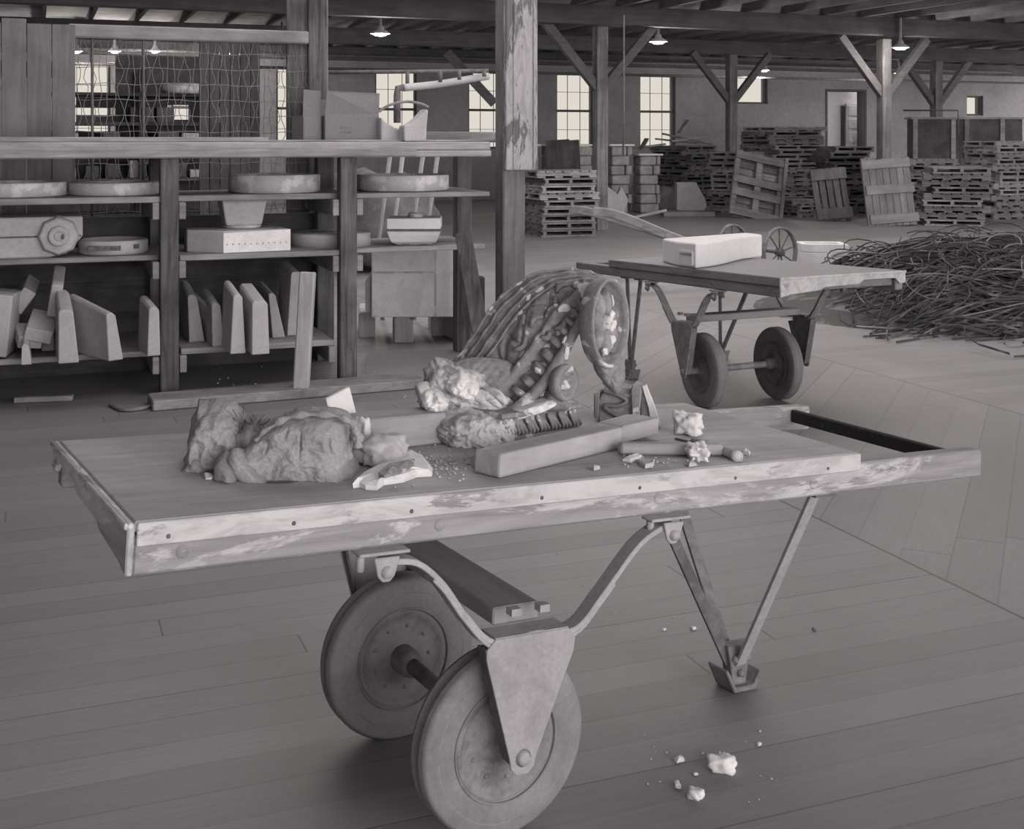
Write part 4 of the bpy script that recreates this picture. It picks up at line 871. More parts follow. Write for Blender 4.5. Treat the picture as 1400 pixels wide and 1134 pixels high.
# leaf scrolls standing proud on the smooth field
rr = random.Random(11)
for (u, v, L_, ang, cur) in ((712, 468, 24, -50, 1.2), (735, 440, 22, -40, -1), (752, 415, 24, -60, 1.1), (770, 395, 20, -35, -1), (700, 505, 26, 30, 1.0), (745, 455, 14, -30, 1), (790, 385, 20, -25, 1), (690, 500, 34, 28, .5), (765, 440, 20, -40, .9)):
    best = min(range(n0), key=lambda q: ((vs[q].x/vs[q].y*F+CX-u)**2+((CAMH-vs[q].z)/vs[q].y*F+H0-v)**2)); q = vs[best]; pts = []
    for k in range(9):
        x = (k/8-.5)*L_; a_ = math.radians(ang); yy = cur*6*math.cos(x/L_*PI); uu = x*math.cos(a_)-yy*math.sin(a_); vv = x*math.sin(a_)+yy*math.cos(a_)
        pts.append(loc(q)+V((uu*q.y/F, -.006-.002*math.sin(k), -vv*q.y/F)))
    MB().tube(pts, [.003+.006*math.sin(PI*(k+.5)/9.5) for k in range(9)], 8).build('leaf_vein', 'glazed', ES)
# rosette end
rc = P(829, 441, YS+.0); Rr = .100
nx = V((.74, -.67, .02)).normalized(); zz_ = V((0, 0, 1)); xx_ = zz_.cross(nx).normalized(); zz_ = nx.cross(xx_)
RT = Matrix(((xx_.x, zz_.x, nx.x, loc(rc).x), (xx_.y, zz_.y, nx.y, loc(rc).y), (xx_.z, zz_.z, nx.z, loc(rc).z), (0, 0, 0, 1)))
ST_ = RT @ Matrix.Diagonal((.66, 1, 1, 1))
MB().lathe([(0, -.035), (Rr*.9, -.04), (Rr*1.06, -.03), (Rr*1.10, -.012), (Rr*1.12, .010), (Rr*1.09, .018), (Rr*1.03, .016), (Rr*.98, .002), (Rr*.93, -.022), (0, -.030)], 56, ST_).build('rosette_rim', 'glaze', ES)
m = MB(); 
for k in range(7):
    a_ = 2*PI*k/7+.3; m.lump((0, 0, 0), (Rr*.38, Rr*.27, .026), k+30, .08, 1.3, sub=3, m=ST_ @ Matrix.Rotation(a_, 4, 'Z') @ Matrix.Translation((Rr*.50, 0, -.016)))
m.build('petals', 'glazed', ES)
MB().lump((0, 0, 0), (Rr*.24, Rr*.24, .026), 41, .2, 1.5, sub=3, m=ST_ @ Matrix.Translation((0, 0, -.008))).build('rosette_boss', 'glaze', ES)
m = MB()
for (x, y, w_, h_) in ((.34, .02, .22, .30), (.30, -.44, .22, .13), (-.12, -.72, .12, .10), (.30, .52, .09, .16)): m.lump((0, 0, 0), (Rr*w_, Rr*h_, .008), int(w_*50), .4, 1.3, sub=3, m=ST_ @ Matrix.Translation((Rr*x, Rr*y, .0)))
m.build('pale_chip', 'chalk', ES)
# neck under the rosette reaching down to its foot
vsn, fsn = blob('n', 'g', [(808, 488), (850, 482), (853, 505), (850, 530), (842, 540), (832, 532), (822, 520), (812, 505)], .03, YS+.04, 3, .014, 20, nrow=14)
MB().add([loc(q) for q in vsn], fsn, True).build('broken_neck', 'earth', ES)
# small volute
vc = P(776, 524, YS-.0); VT = Matrix.Translation(loc(vc)) @ Matrix.Rotation(math.radians(52), 4, 'Z') @ Matrix.Rotation(PI/2, 4, 'X')
MB().lathe([(0, -.03), (.040, -.03), (.047, -.01), (.043, .004), (.033, .0), (.030, -.014), (.018, -.012), (.016, .004), (.006, .010), (.005, -.008), (0, -.01)], 32, VT).build('volute', 'glaze', ES)
vsn, fsn = blob('n', 'g', [(738, 562), (744, 545), (754, 527), (764, 514), (772, 514), (768, 528), (768, 545), (780, 556), (770, 562)], .03, YS+.03, 4, .008, 20, nrow=14)
MB().add([loc(q) for q in clampdeck(vsn)], fsn, True).build('volute_stem', 'glaze', ES)
# leaf moulding strip along the base
a_, b_ = D(688, 614), D(794, 596); dirn = (b_-a_); Ls = dirn.length; dirn.normalize(); nf = dirn.cross(NZ).normalized()
if nf.y > 0: nf = -nf
def mp(x, y, z): return loc(a_+dirn*x-nf*y+NZ*z)
hs = .1
m = MB()
def bxs(m, x0, x1, y0, y1, z0, z1): m.add([mp(x, y, z) for z in (z0, z1) for x, y in ((x0, y0), (x1, y0), (x1, y1), (x0, y1))], [(3, 2, 1, 0), (4, 5, 6, 7), (0, 1, 5, 4), (1, 2, 6, 5), (2, 3, 7, 6), (3, 0, 4, 7)])
bxs(m, 0, Ls, .0, .11, 0.004, .024); bxs(m, 0, Ls, .018, .11, .024, .07); bxs(m, -.01, Ls+.004, -.002, .11, .070, .083)
m.build('moulding_block', 'glazel', ES, bevel=.003)
m = MB(); nl = 7
for k in range(nl):
    x0 = (k+.5)/nl*Ls
    for (dx, w_) in ((-.008, .0045), (0.0, .0055), (.009, .0045)):
        pts = [mp(x0+dx*.3-.010, .016, .068), mp(x0+dx*.6-.010, .010, .060), mp(x0+dx, .008, .050), mp(x0+dx*1.3+.006, .006, .040), mp(x0+dx*1.5+.010, .004, .032), mp(x0+dx*1.5+.010, .008, .025)]
        m.tube(cr(pts, 3), [w_*(.6+.5*math.sin(PI*q/15)) for q in range(16)], 6)
m.build('leaf_relief', 'glaze', ES)
# broken plaster core
def core(outl, dep, Yc, seed, mat, name, amp=.02, fr=16, fold=.010, nrow=34, edge=.42, deck=True):
    v_, f_ = blob('c', mat, outl, dep, Yc, seed, amp, fr, nrow=nrow, edge=edge, relief=lambda q, u, v, dz: fold*(1-2*abs(noise.noise(q*24+V((seed, 1, 2)))))+.006*(1-2*abs(noise.noise(q*60+V((seed, 5, 2)))))+.004*noise.noise(q*120)); v_ = clampdeck(v_) if deck else v_
    MB().add([loc(q) for q in v_], f_, True).build(name, mat, ES)
core([(582, 560), (580, 530), (586, 512), (600, 500), (622, 500), (650, 506), (668, 520), (690, 540), (700, 560), (690, 585), (650, 590), (615, 590), (592, 580)], .09, YS+.07, 4, 'rough', 'broken_core', .022, 22, .014)
core([(592, 578), (600, 567), (630, 558), (660, 560), (690, 565), (692, 590), (690, 615), (670, 616), (655, 622), (640, 616), (615, 608), (600, 592)], .07, YS-.015, 7, 'rough', 'broken_core', .018, 14)
core([(562, 605), (560, 592), (568, 578), (585, 560), (600, 568), (612, 588), (620, 604), (600, 606), (580, 608)], .05, YS+.05, 9, 'plaster', 'core_lump', .012, 12)
core([(576, 540), (584, 530), (604, 532), (615, 548), (604, 562), (590, 560), (578, 552)], .05, YS-.0, 11, 'chalk', 'pale_chip', .012, 20, nrow=18, deck=False)
core([(612, 520), (628, 515), (650, 522), (655, 535), (640, 542), (622, 538), (614, 530)], .04, YS-.015, 13, 'chalk', 'pale_chip', .012, 20, nrow=18, deck=False)
core([(672, 560), (700, 556), (730, 548), (752, 545), (760, 552), (735, 562), (700, 572), (680, 572)], .05, YS+.02, 15, 'chalk', 'pale_chip', .006, 20, .004, nrow=18, deck=False)
core([(608, 524), (618, 503), (645, 488), (690, 494), (712, 514), (706, 545), (680, 556), (660, 548), (640, 530), (622, 530)], .035, YS+.075, 17, 'earth', 'earth_fill', .012, 9, .0, nrow=30, edge=.8, deck=False)
core([(640, 590), (655, 572), (680, 566), (700, 572), (704, 590), (700, 612), (680, 618), (655, 616), (642, 606)], .05, YS-.03, 23, 'rough', 'broken_core', .012, 16, .008)
# folds of plaster between core and band
for k, (u0, v0, u1, v1) in enumerate(((636, 538, 672, 556), (648, 535, 684, 556), (662, 532, 692, 552))):
    MB().tube([loc(p) for p in cr([P(u0, v0, YS-.01), P((u0+u1)/2+2, (v0+v1)/2-3, YS-.03), P(u1, v1, YS-.02)], 6)], [.006+.006*math.sin(PI*q/12) for q in range(13)], 8).build('plaster_fold', 'rough', ES)
# ---------- broken moulding piece right of it ----------
e, p = dthing('moulding_fragment', 842, 577, 'small upright broken moulding block with leaf scroll between bracket and truck end', 'architectural fragment', yaw=-.75)
s_ = p.y/F
fm = lambda pts, y0, y1, mt, nm, bev=.003: MB().prism(pts, 1, y0, y1).build(nm, mt, e, bevel=bev)
fm([(-.045, .0), (.05, .0), (.055, .03), (.05, .095), (-.03, .10), (-.05, .05)], -.02, .06, 'glaze', 'block')
MB().tube(cr([V((-.035, -.022, .085)), V((.0, -.028, .08)), V((.03, -.026, .065)), V((.01, -.028, .05)), V((-.03, -.026, .045)), V((-.01, -.028, .03)), V((.03, -.026, .015))], 5), .006, 8).build('leaf_scroll', 'glazed', e)
fm([(-.058, .012), (-.045, .008), (-.045, .08), (-.06, .078)], -.03, .05, 'glazed', 'side_fillet')
fm([(.05, 0), (.065, 0), (.07, .10), (.045, .11), (.04, .095)], -.035, .06, 'glaze', 'side_fillet')
fm([(.068, .0), (.12, .0), (.10, .03), (.075, .105), (.066, .10)], -.01, .05, 'glazed', 'broken_back')
MB().add([V((.07, -.02, .105)), V((.08, -.02, .11)), V((.105, -.02, .055)), V((.125, -.02, .0)), V((.10, -.02, .0)), V((.09, -.02, .05)), V((.07, -.005, .105)), V((.08, -.005, .11)), V((.105, -.005, .055)), V((.125, -.005, .0)), V((.10, -.005, .0)), V((.09, -.005, .05))], [(5, 4, 3, 2, 1, 0), (6, 7, 8, 9, 10, 11)]+[(i, (i+1) % 6, 6+(i+1) % 6, 6+i) for i in range(6)]).build('white_break', 'chalk', e)
# ---------- heavy timber block lying in front ----------
qa, qb = D(683, 655), D(900, 601); dv = qb-qa; inv = RM1.inverted(); dl = inv @ dv; yw = math.atan2(dl.y, dl.x); Ln = dl.length
th_ = .052
m = MB().box((0, 0, 0), (Ln*.74, .075, th_)).build('timber_block', 'worn', bevel=.006, seg=2); m.location = D(683, 655, .001); m.rotation_euler = (RM1 @ Matrix.Rotation(yw, 3, 'Z')).to_euler('XYZ')
tag(m, 'heavy worn timber block lying on the deck in front of the ornate bracket', 'timber')
sp_ = MB().prism([(Ln*.74, 0), (Ln, 0.0), (Ln, .07), (Ln*.96, .085), (Ln*.74, .075)], 2, .012, th_+.002).build('split_end', 'worn', m, bevel=.003)
o = MB().tube([V((-.05, 0, .018)), V((-.02, .003, .019)), V((.05, 0, .018))], .017, 12).build('round_peg', 'plaster'); dplace(o, 672, 640, .3); tag(o, 'short stub of round rod under the left end of the timber block', 'rod')
# stick, dowels, white chunks to the right
o = MB().bar(V((0, 0, .014)), V((.26, 0, .014)), .035, .026).build('pale_stick', 'worn', bevel=.005); dplace(o, 846, 621, math.radians(-20)); tag(o, 'pale split stick lying right of the timber block', 'stick')
for (u0, v0, u1, v1, r_, lab) in ((948, 604, 970, 612, .011, 'short round dowel beside the white chunk'), (966, 608, 1007, 624, .0105, 'long round dowel pointing to the truck edge')):
    p, q = D(u0, v0, r_+.001), D(u1, v1, r_+.001); e = empty('wooden_dowel', p, 0, lab, 'dowel', 'dowels lying on the deck')
    MB().tube([V((0, 0, 0)), q-p], r_, 14).build('shaft', 'metalm', e); dd_ = (q-p).normalized(); MB().tube([q-p-dd_*.006, q-p+dd_*.008], r_*1.35, 14).build('cap', 'slab', e)
p, q = D(923, 600, .004), D(950, 606, .004); tag(MB().tube([p, q], .003, 6).build('iron_nail', 'metald', org=p), 'thin dark nail beside the dowels', 'nail')
def chunk(u, v, r, seed, label, mat='chalk', cat='fragment', group='white plaster pieces on the near truck', z=None):
    o = MB().lump((0, 0, r[2]*.75), r, seed, .5, 1.7, .2, sub=4, zmin=0, boxy=.5).build('plaster_chunk', mat, bevel=0); dplace(o, u, v, seed*.7); return tag(o, label, cat, group)
chunk(939, 593, (.034, .028, .030), 21, 'upright white plaster chunk behind the dowels')
chunk(953, 627, (.034, .022, .020), 24, 'ragged white plaster chunk in front of the dowels')
shard('plaster_chip', 'plaster', [(871, 632), (878, 631), (895, 633), (893, 639), (882, 641), (875, 637)], 883, 636, .008, 3, 'flat grey chip in front of the pale stick', group='flat chips on the near truck')
shard('plaster_chip', 'plaster', [(936, 636), (948, 633), (953, 637), (942, 639)], 945, 636, .008, 4, 'flat pale chip just in front of the ragged white chunk', group='flat chips on the near truck')
shard('plaster_chip', 'chalk', [(851, 631), (858, 628), (872, 624), (878, 626), (870, 631), (862, 633)], 864, 629, .009, 5, 'narrow white chip against the pale stick', group='flat chips on the near truck')
shard('plaster_chip', 'plaster', [(803, 640), (812, 638), (820, 642), (812, 644)], 811, 641, .006, 6, 'small oval chip in front of the timber block', group='flat chips on the near truck')
shard('plaster_chip', 'chalk', [(279, 652), (288, 650), (296, 653), (290, 656), (281, 656)], 288, 653, .006, 7, 'small white chip in front of the left sack', group='flat chips on the near truck')
shard('plaster_chip', 'chalk', [(1016, 622), (1020, 617), (1026, 620), (1024, 624)], 1021, 621, .007, 8, 'tiny white chip right of the long dowel', group='flat chips on the near truck')
m = MB(); rr = random.Random(2)
def crumb(m, p, r, s): m.lump(p, (r, r*rr.uniform(.6, 1), r*rr.uniform(.5, .9)), s, .4, 1.5, sub=1)
for k in range(230):
    if k < 150: u, v = rr.gauss(610, 26), rr.gauss(634, 11)
    elif k < 200: u, v = rr.gauss(885, 30), rr.gauss(632, 6)
    else: u, v = rr.gauss(500, 40), rr.gauss(648, 8)
    lq = inv @ (D(u, v)-O1)
    if not (.03 < lq.y < .68 and .03 < lq.x < 1.78): continue
    crumb(m, D(u, v, .002), rr.uniform(.0012, .0045), k)
tag(m.build('plaster_crumbs', 'plaster', org=D(610, 634)), 'scatter of tiny plaster crumbs on the deck around the bracket', 'crumbs', kind='stuff')
# pieces on the floor
def fchunk(u, v, r, seed, label, mat='chalk'):
    o = MB().lump((0, 0, r[2]*.7), r, seed, .5, 1.5, .15, sub=3, zmin=0, boxy=.5).build('floor_chunk', mat); o.location = G(u, v, .001); o.rotation_euler.z = seed; return tag(o, label, 'fragment', 'plaster pieces on the floor')
fchunk(987, 1053, (.030, .022, .020), 3, 'largest white chunk on the floor at lower right')
for a in ((928, 1041, .011, 'pale chip on the floor left of the largest chunk'), (926, 1076, .010, 'pale pebble near the lower edge of the floor'), (951, 1060, .005, 'tiny chip between the larger floor chunks'), (950, 1091, .018, 'low grey chip at the bottom edge of the floor'), (948, 861, .008, 'white pebble on the floor left of the truck foot'), (908, 862, .006, 'tiny pebble far left of the truck foot'), (1038, 1019, .006, 'lone small pebble above the largest floor chunk'), (1113, 862, .007, 'dark speck of debris right of the truck foot')):
    fchunk(a[0], a[1], (a[2], a[2]*.7, a[2]*.6), int(a[0]) % 17, a[3], 'metald' if 'dark' in a[3] else 'chalk')
m = MB()
for k in range(130):
    u, v = (rr.uniform(840, 1060), rr.uniform(1000, 1100)) if k < 30 else (rr.uniform(260, 620), rr.uniform(485, 545)) if k < 90 else (rr.uniform(700, 980), rr.uniform(735, 900))
    crumb(m, G(u, v, .002), rr.uniform(.001, .004)*(2.2 if v < 560 else 1), k)
tag(m.build('floor_crumbs', 'plaster', org=G(900, 1000)), 'fine crumbs and grit scattered over the floor boards', 'crumbs', kind='stuff')

# =====================================================================
# MIDDLE DISTANCE: wheeled barrow, trough, strap pile
# =====================================================================
def spoked(u, v, label_part, parent, org):
    c_ = P(u, v, 13.35+(.9 if u < 1030 else 0)); R_ = c_.z
    T = Matrix.Translation(c_-org) @ Matrix.Rotation(math.radians(38), 4, 'Z') @ Matrix.Rotation(PI/2, 4, 'X')
    w = MB().lathe([(R_-.022, -.022), (R_, -.026), (R_, .026), (R_-.022, .022)], 48, T, True).build('spoked_wheel', 'metalm', parent)
    m = MB()
    for k in range(9): a = 2*PI*k/9+.2; m.tube([T @ V((.02*math.cos(a), .02*math.sin(a), 0)), T @ V(((R_-.02)*math.cos(a), (R_-.02)*math.sin(a), 0))], .0085, 6)
    m.build('spokes', 'metald', w); MB().lathe([(0, -.05), (.035, -.05), (.05, -.02), (.05, .02), (.035, .05), (0, .05)], 16, T).build('hub', 'metald', w); return c_
og = G(1040, 378)
e = empty('sack_barrow', og, 0, 'low barrow with two spoked iron wheels and long timber handles behind the far truck', 'barrow')
w1 = spoked(1066, 345, '', e, og); w2 = spoked(1001, 337, '', e, og)
MB().tube([w1-og, w2-og], .02, 8).build('axle', 'metald', e)
for pts, wv in (((P(781, 287, 14.6), P(815, 292, 14.5), P(950, 334, 14.2), P(1010, 350, 14.1)), .05), ((P(811, 289, 13.6), P(850, 296, 13.55), P(935, 330, 13.4), P(1040, 362, 13.2)), .05)):
    m = MB().strip([p-og for p in cr(pts, 5)], .05, .10, (.2, 1, 0)); m.build('handle', 'shelf', e, bevel=.01)
for q in (.45, .75): MB().bar(P(811, 289, 13.6).lerp(P(1040, 362, 13.2), q)-og, P(781, 287, 14.6).lerp(P(1010, 350, 14.1), q)-og, .06, .04).build('cross_bar', 'shelf', e)
# white trough
g = G(1128, 374); e = empty('stone_trough', g, 0, 'hollow white carved stone piece on the floor right of the spoked wheels', 'stone block')
wz = .33; o_ = [(-.26, .04), (-.14, -.05), (.02, -.02), (.24, -.10), (.26, .32), (-.24, .38)]
MB().prism(o_, 2, 0, wz*.72).build('body', 'white', e, bevel=.012, seg=2)
i_ = [(x*.72, .15+(y-.15)*.7) for x, y in o_]; m = MB(); n_ = len(o_)
m.add([V((x, y, z)) for z in (wz*.72, wz) for x, y in o_]+[V((x, y, z)) for z in (wz*.72+.001, wz) for x, y in i_], [(i, (i+1) % n_, n_+(i+1) % n_, n_+i) for i in range(n_)]+[(2*n_+(i+1) % n_, 2*n_+i, 3*n_+i, 3*n_+(i+1) % n_) for i in range(n_)]+[(n_+i, n_+(i+1) % n_, 3*n_+(i+1) % n_, 3*n_+i) for i in range(n_)]+[(i, 2*n_+i, 2*n_+(i+1) % n_, (i+1) % n_) for i in range(n_)])
m.build('raised_rim', 'white', e, bevel=.006)
# strap pile
rr = random.Random(21)
def pileh(x, y):
    d = ((x-4.35)/2.2)**2+((y-10.9)/1.7)**2; return max(0, 1-d)*.60
def strands(n_, seed, wd):
    m = MB(); rr = random.Random(seed)
    for k in range(n_):
        while True:
            x, y = rr.uniform(2.2, 6.3), rr.uniform(9.2, 12.7); ph = pileh(x, y)
            if ph > .02: break
        an = rr.gauss(.10, .45); L_ = rr.uniform(.7, 2.0); cu = rr.gauss(0, .5 if k % 5 else 2.2); z0 = rr.uniform(.35, 1.06); pts = []; tw = rr.uniform(0, 6)
        for i in range(13):
            q = i/12-.5; aa = an+cu*q; xx = x+q*L_*math.cos(aa); yy = y+q*L_*math.sin(aa); zz = pileh(xx, yy)*z0+.015+.03*math.sin(q*5+tw)+(.06*max(0, math.sin(q*7+tw)) if k % 5 == 0 else 0)
            pts.append(V((xx, yy, max(.01, zz))))
        if min(p.x for p in pts) < 2.65: continue
        m.strip(cr(pts, 1), wd, .005, (math.sin(tw)*.6, .2, 1)) if k % 3 else m.tube(pts, .007, 5)
    for k in range(int(n_*.05)):
        x, y = rr.uniform(3.0, 5.6), rr.uniform(9.7, 11.5); r_ = rr.uniform(.08, .25); t0 = rr.uniform(0, 6); z0 = pileh(x, y); ti = rr.uniform(-.8, .8)
        m.tube([V((x+r_*math.cos(t0+i*.45), y+r_*.8*math.sin(t0+i*.45), max(.01, z0+.03+r_*.5*math.sin(t0+i*.45+ti)))) for i in range(14)], .006, 5)
    return m
m = MB(); NX = 40; gv = [V((2.1+4.5*i/NX, 9.1+3.7*k/NX, pileh(2.1+4.5*i/NX, 9.1+3.7*k/NX)*.55-.012)) for i in range(NX+1) for k in range(NX+1)]
pile = empty('strap_pile', (4.35, 10.9, 0), 0, 'big tangled heap of dark bent metal strapping on the floor at the right', 'heap')
o_ = V((4.35, 10.9, 0))
s_ = strands(1100, 5, .016); s_.v = [p-o_ for p in s_.v]; s_.build('dark_straps', 'strap', pile)['kind'] = 'stuff'
s_ = strands(170, 9, .013); s_.v = [p-o_+V((0, 0, .02)) for p in s_.v]; s_.build('pale_straps', 'strapl', pile)['kind'] = 'stuff'  # paler straps laid over the dark ones
m.add([p-o_ for p in gv], [(i*(NX+1)+k, (i+1)*(NX+1)+k, (i+1)*(NX+1)+k+1, i*(NX+1)+k+1) for i in range(NX) for k in range(NX)], True); m.build('matted_core', 'strap', pile)
p = [P(1145, 441, G(1145, 441).y)+V((0, 0, .012)), G(1180, 438)+V((0, 0, .012)), G(1235, 432)+V((0, 0, .03))]
tag(MB().strip(cr(p, 4), .03, .006, (0, 1, .3)).build('loose_strap', 'strap', org=p[0]), 'flat strap lying loose at the front left foot of the heap', 'strap', 'loose straps beside the heap')
p = [G(1300, 457)+V((0, 0, .012)), G(1330, 455)+V((0, 0, .02)), G(1400, 455)+V((0, 0, .012))]
tag(MB().strip(cr(p, 4), .04, .008, (0, 1, .3)).build('loose_strap', 'strap', org=p[0]), 'flat strap lying loose in front of the heap at the right', 'strap', 'loose straps beside the heap')

# =====================================================================
# BACKGROUND: pallets and stores
# =====================================================================
def pallet_mb(L, W, T, seed, slats=7, gap=.25):
    rr = random.Random(seed); m = MB(); st = T*.27
    for k in range(3):
        y = -W/2+.02+(W-.10)*k/2; m.box((-L/2, y, st), (L/2, y+.06, T-st))
    for z0 in (0, T-st):
        ns = slats if z0 else 4; w = L/(ns+(ns-1)*gap) if z0 else L*.13
        for k in range(ns):
            x = -L/2+k*(L-w)/(ns-1)+rr.uniform(-.008, .008); m.box((x, -W/2+rr.uniform(-.02, .01), z0), (x+w, W/2+rr.uniform(-.01, .02), z0+st*rr.uniform(.85, 1)))
    return m
protos = []
def pallet(mat, kind, p, rz, label, group, jit=0, rr=random):
    key = (mat, kind)
    o = None
    for k, q in protos:
        if k == key: o = q.copy(); col.objects.link(o); break
    if o is None:
        o = pallet_mb(1.12, 1.0, .112, kind).build('wooden_pallet', mat); protos.append((key, o))
    o.location = p; o.rotation_euler = (rr.uniform(-jit, jit)*.1, rr.uniform(-jit, jit)*.1, rz); return tag(o, label, 'pallet', group)
def stack(u, vb, n_, desc, mat='pal', rz=0, jit=.04, wpx=None, sp=.122, seed=1):
    n_ = round(n_*1.12); jit *= 1.5
    g = G(u, vb); rr = random.Random(seed); s = 1.0
    for k in range(n_):
        lab = '%s pallet%s in %s' % (ORD[n_-1-k] if n_-1-k < len(ORD) else 'lower', '' if k == n_-1 else ' from the top', desc)
        o = pallet(mat, rr.choice((1, 2)), g+V((rr.uniform(-jit, jit), rr.uniform(-jit, jit)+.5, k*.1135)), TH+rz+rr.uniform(-jit, jit)+(PI/2 if rr.random() < .5 else 0), lab, 'pallets in '+desc)
        if wpx: sc = wpx/F*g.y/1.3; o.scale = (sc, sc, 1)
stack(764, 324, 8, 'the low stack just right of the peeling post', 'pal', 0, .03, 104, seed=1)
stack(941, 282, 11, 'the ragged dark stack before the second bright window', 'paldark', .3, .09, 80, seed=2)
stack(1014, 292, 10, 'the stack just left of the framed pallet', 'pal', .5, .05, 70, seed=3)
stack(1078, 274, 14, 'the tall stack behind the framed pallet', 'pal', 0, .06, 100, seed=4)
stack(1102, 298, 3, 'the short stack between the two darker leaning pallets', 'pal', .1, .04, 55, seed=5)
stack(1160, 292, 11, 'the slumped stack behind the middle leaning pallet', 'paldark', -.2, .09, 75, seed=6)
stack(1262, 300, 9, 'the wide stack just right of the pale plank pallet', 'pal', 0, .05, 95, seed=7)
stack(1318, 309, 8, 'the nearest stack at the right with its corner forward', 'pal', -.6, .05, 100, seed=8)
stack(1378, 300, 12, 'the tallest stack at the right end of the row', 'pal', 0, .03, 80, seed=9)
# loose broken boards on the ragged stack
rr = random.Random(31); g = G(941, 287)
for k, (u0, v0, u1, v1, lab) in enumerate(((897, 190, 952, 196, 'broken board jutting left on top of the ragged stack'), (905, 183, 972, 197, 'long broken board sloping right on top of the ragged stack'), (915, 193, 965, 186, 'broken board crossing others on the ragged stack'), (925, 182, 937, 165, 'thin splinter board standing up from the ragged stack'), (860, 203, 905, 197, 'loose board lying level left of the ragged stack'), (872, 204, 880, 190, 'small splinter upright beside the lower loose board'))):
    p, q = P(u0, v0, 26.2), P(u1, v1, 26.6); tag(MB().bar(p+V((0, -.12*k, 0)), q+V((0, -.12*k, 0)), .09, .035).build('broken_board', 'paldark', org=p), lab, 'board', 'broken boards on the pallets')
# pallets leaning upright
def lean_pallet(u, vb, w, h, lean, yaw, label, mat, kind, d=.1):
    g = G(u, vb); e = empty('leaning_pallet', g, 0, label, 'pallet'); e.rotation_euler = (Matrix.Rotation(yaw, 3, 'Z') @ Matrix.Rotation(-lean, 3, 'X')).to_euler('XYZ')
    if kind == 'frame':
        for x in (-w/2, w/2-.1): MB().box((x, -.0, 0), (x+.1, .10, h)).build('stringer', mat, e, bevel=.004)
        MB().box((-.06, .0, 0), (.06, .10, h)).build('stringer', mat, e, bevel=.004)
        for k in range(9): z = k*(h-.15)/8; MB().box((-w/2+.02, .10, z), (w/2-.02, .12, z+.13)).build('slat', mat, e)
        for z in (.0, h*.30, h*.5, h-.16): MB().box((-w/2, -.025, z), (w/2, -.001, z+.15)).build('slat', mat, e)
        MB().box((w/2-.02, -.05, -.02), (w/2+.05, .1, h+.05)).build('side_rail', mat, e, bevel=.004)
    elif kind == 'planks':
        n_ = 7; x = -w/2
        for k in range(n_): wd = w/n_; MB().box((x, 0, 0.0), (x+wd-.006, .03, h-random.uniform(0, .05))).build('plank', mat, e, bevel=.003); x += wd
        for z, dx in ((.05, .04), (h*.46, .03), (h*.83, 0)): MB().box((-w/2+dx*1.0, -.03, z), (w/2+dx, -.001, z+.16)).build('batten', 'pallx', e, bevel=.004)
        for x in (-w/2+.02, 0, w/2-.1): MB().box((x, .031, .0), (x+.08, .11, h-.06)).build('stringer', mat, e)
    else:
        n_ = 5; x = -w/2
        for k in range(n_): wd = w/n_; MB().box((x, 0.0, 0.02), (x+wd*.80, .03, h)).build('plank', mat, e, bevel=.003); x += wd
        for z in (.05, h*.78): MB().box((-w/2, -.03, z), (w/2, -.001, z+.2)).build('batten', mat, e, bevel=.004)
        for x in (-w/2+.02, w/2-.1): MB().box((x, .031, 0), (x+.08, .11, h)).build('stringer', mat, e)
    return e
M['pallx'] = wood('pallet_batten_wood', .30, 0, .3, 14, .1)
M['pallz'] = wood('pallet_plank_wood', .28, 2, .35, 14, .2, stain=.3)
M['palldz'] = wood('dark_pallet_plank', .19, 2, .35, 14, .2, stain=.3)
e = lean_pallet(1031, 299, .98, 1.32, .38, .15, 'dark framed pallet with open cross slats leaning back in the middle of the row', 'paldark', 'frame'); e.rotation_euler.rotate_axis('Y', .24)
e = lean_pallet(1143, 303, .66, 1.0, .22, .06, 'narrow dark plank pallet leaning between the stacks', 'palldz', 'narrow'); e.rotation_euler.rotate_axis('Y', -.09)
e = lean_pallet(1221, 309, .86, 1.22, .16, .05, 'palest plank pallet with three battens leaning against the braced post', 'pallz', 'planks'); e.rotation_euler.rotate_axis('Y', -.07)
# dark board standing on the low stack
p = G(762, 320)+V((.0, .8, 1.0)); o = MB().box((-.2, 0, 0), (.2, .03, .62)).box((.06, .03, .02), (.36, .06, .6)).build('standing_boards', 'darkz', bevel=.003); o.location = P(765, 240, p.y)+V((0, 0, -.03)); o.rotation_euler = (.05, -.06, 0); tag(o, 'pair of dark boards standing up behind the low stack near the peeling post', 'board')
# pale block rows under the windows
k = 0
for u, w_, v_ in ((722, 32, 206), (762, 32, 205), (799, 24, 205), (850, 32, 206), (889, 32, 210)):
    Yk = 25.0; p = P(u, 200, Yk); hz = CAMH-(v_-H0)/F*Yk; ww = w_/F*Yk
    e = empty('block_stack', (p.x, Yk, 0), TH*.7, ['pale block stack by the windows, leftmost of the row, beside the peeling post', 'pale block stack under the wide bright window, left half', 'pale block stack under the wide bright window, right half by the post', 'rounded pale block stack right of the braced post', 'pale block stack at the right end near the ragged pallets'][k], 'block stack', 'pale stacks under the windows')
    rr = random.Random(k+50); z = 0
    while z < hz-.1:
        x = -ww/2+.03
        while x < ww/2-.08:
            wd = rr.uniform(.28, .42); MB().box((x, rr.uniform(-.03, .03), z), (min(ww/2, x+wd)-.015, .45, z+.185)).build('block', 'sackw', e, bevel=.02); x += wd
        z += .195
    m = MB().box((-ww/2-.03, -.05, z), (ww/2+.03, .62, z+.04)); m.build('top_sheet', 'chalk', e, bevel=.01); k += 1
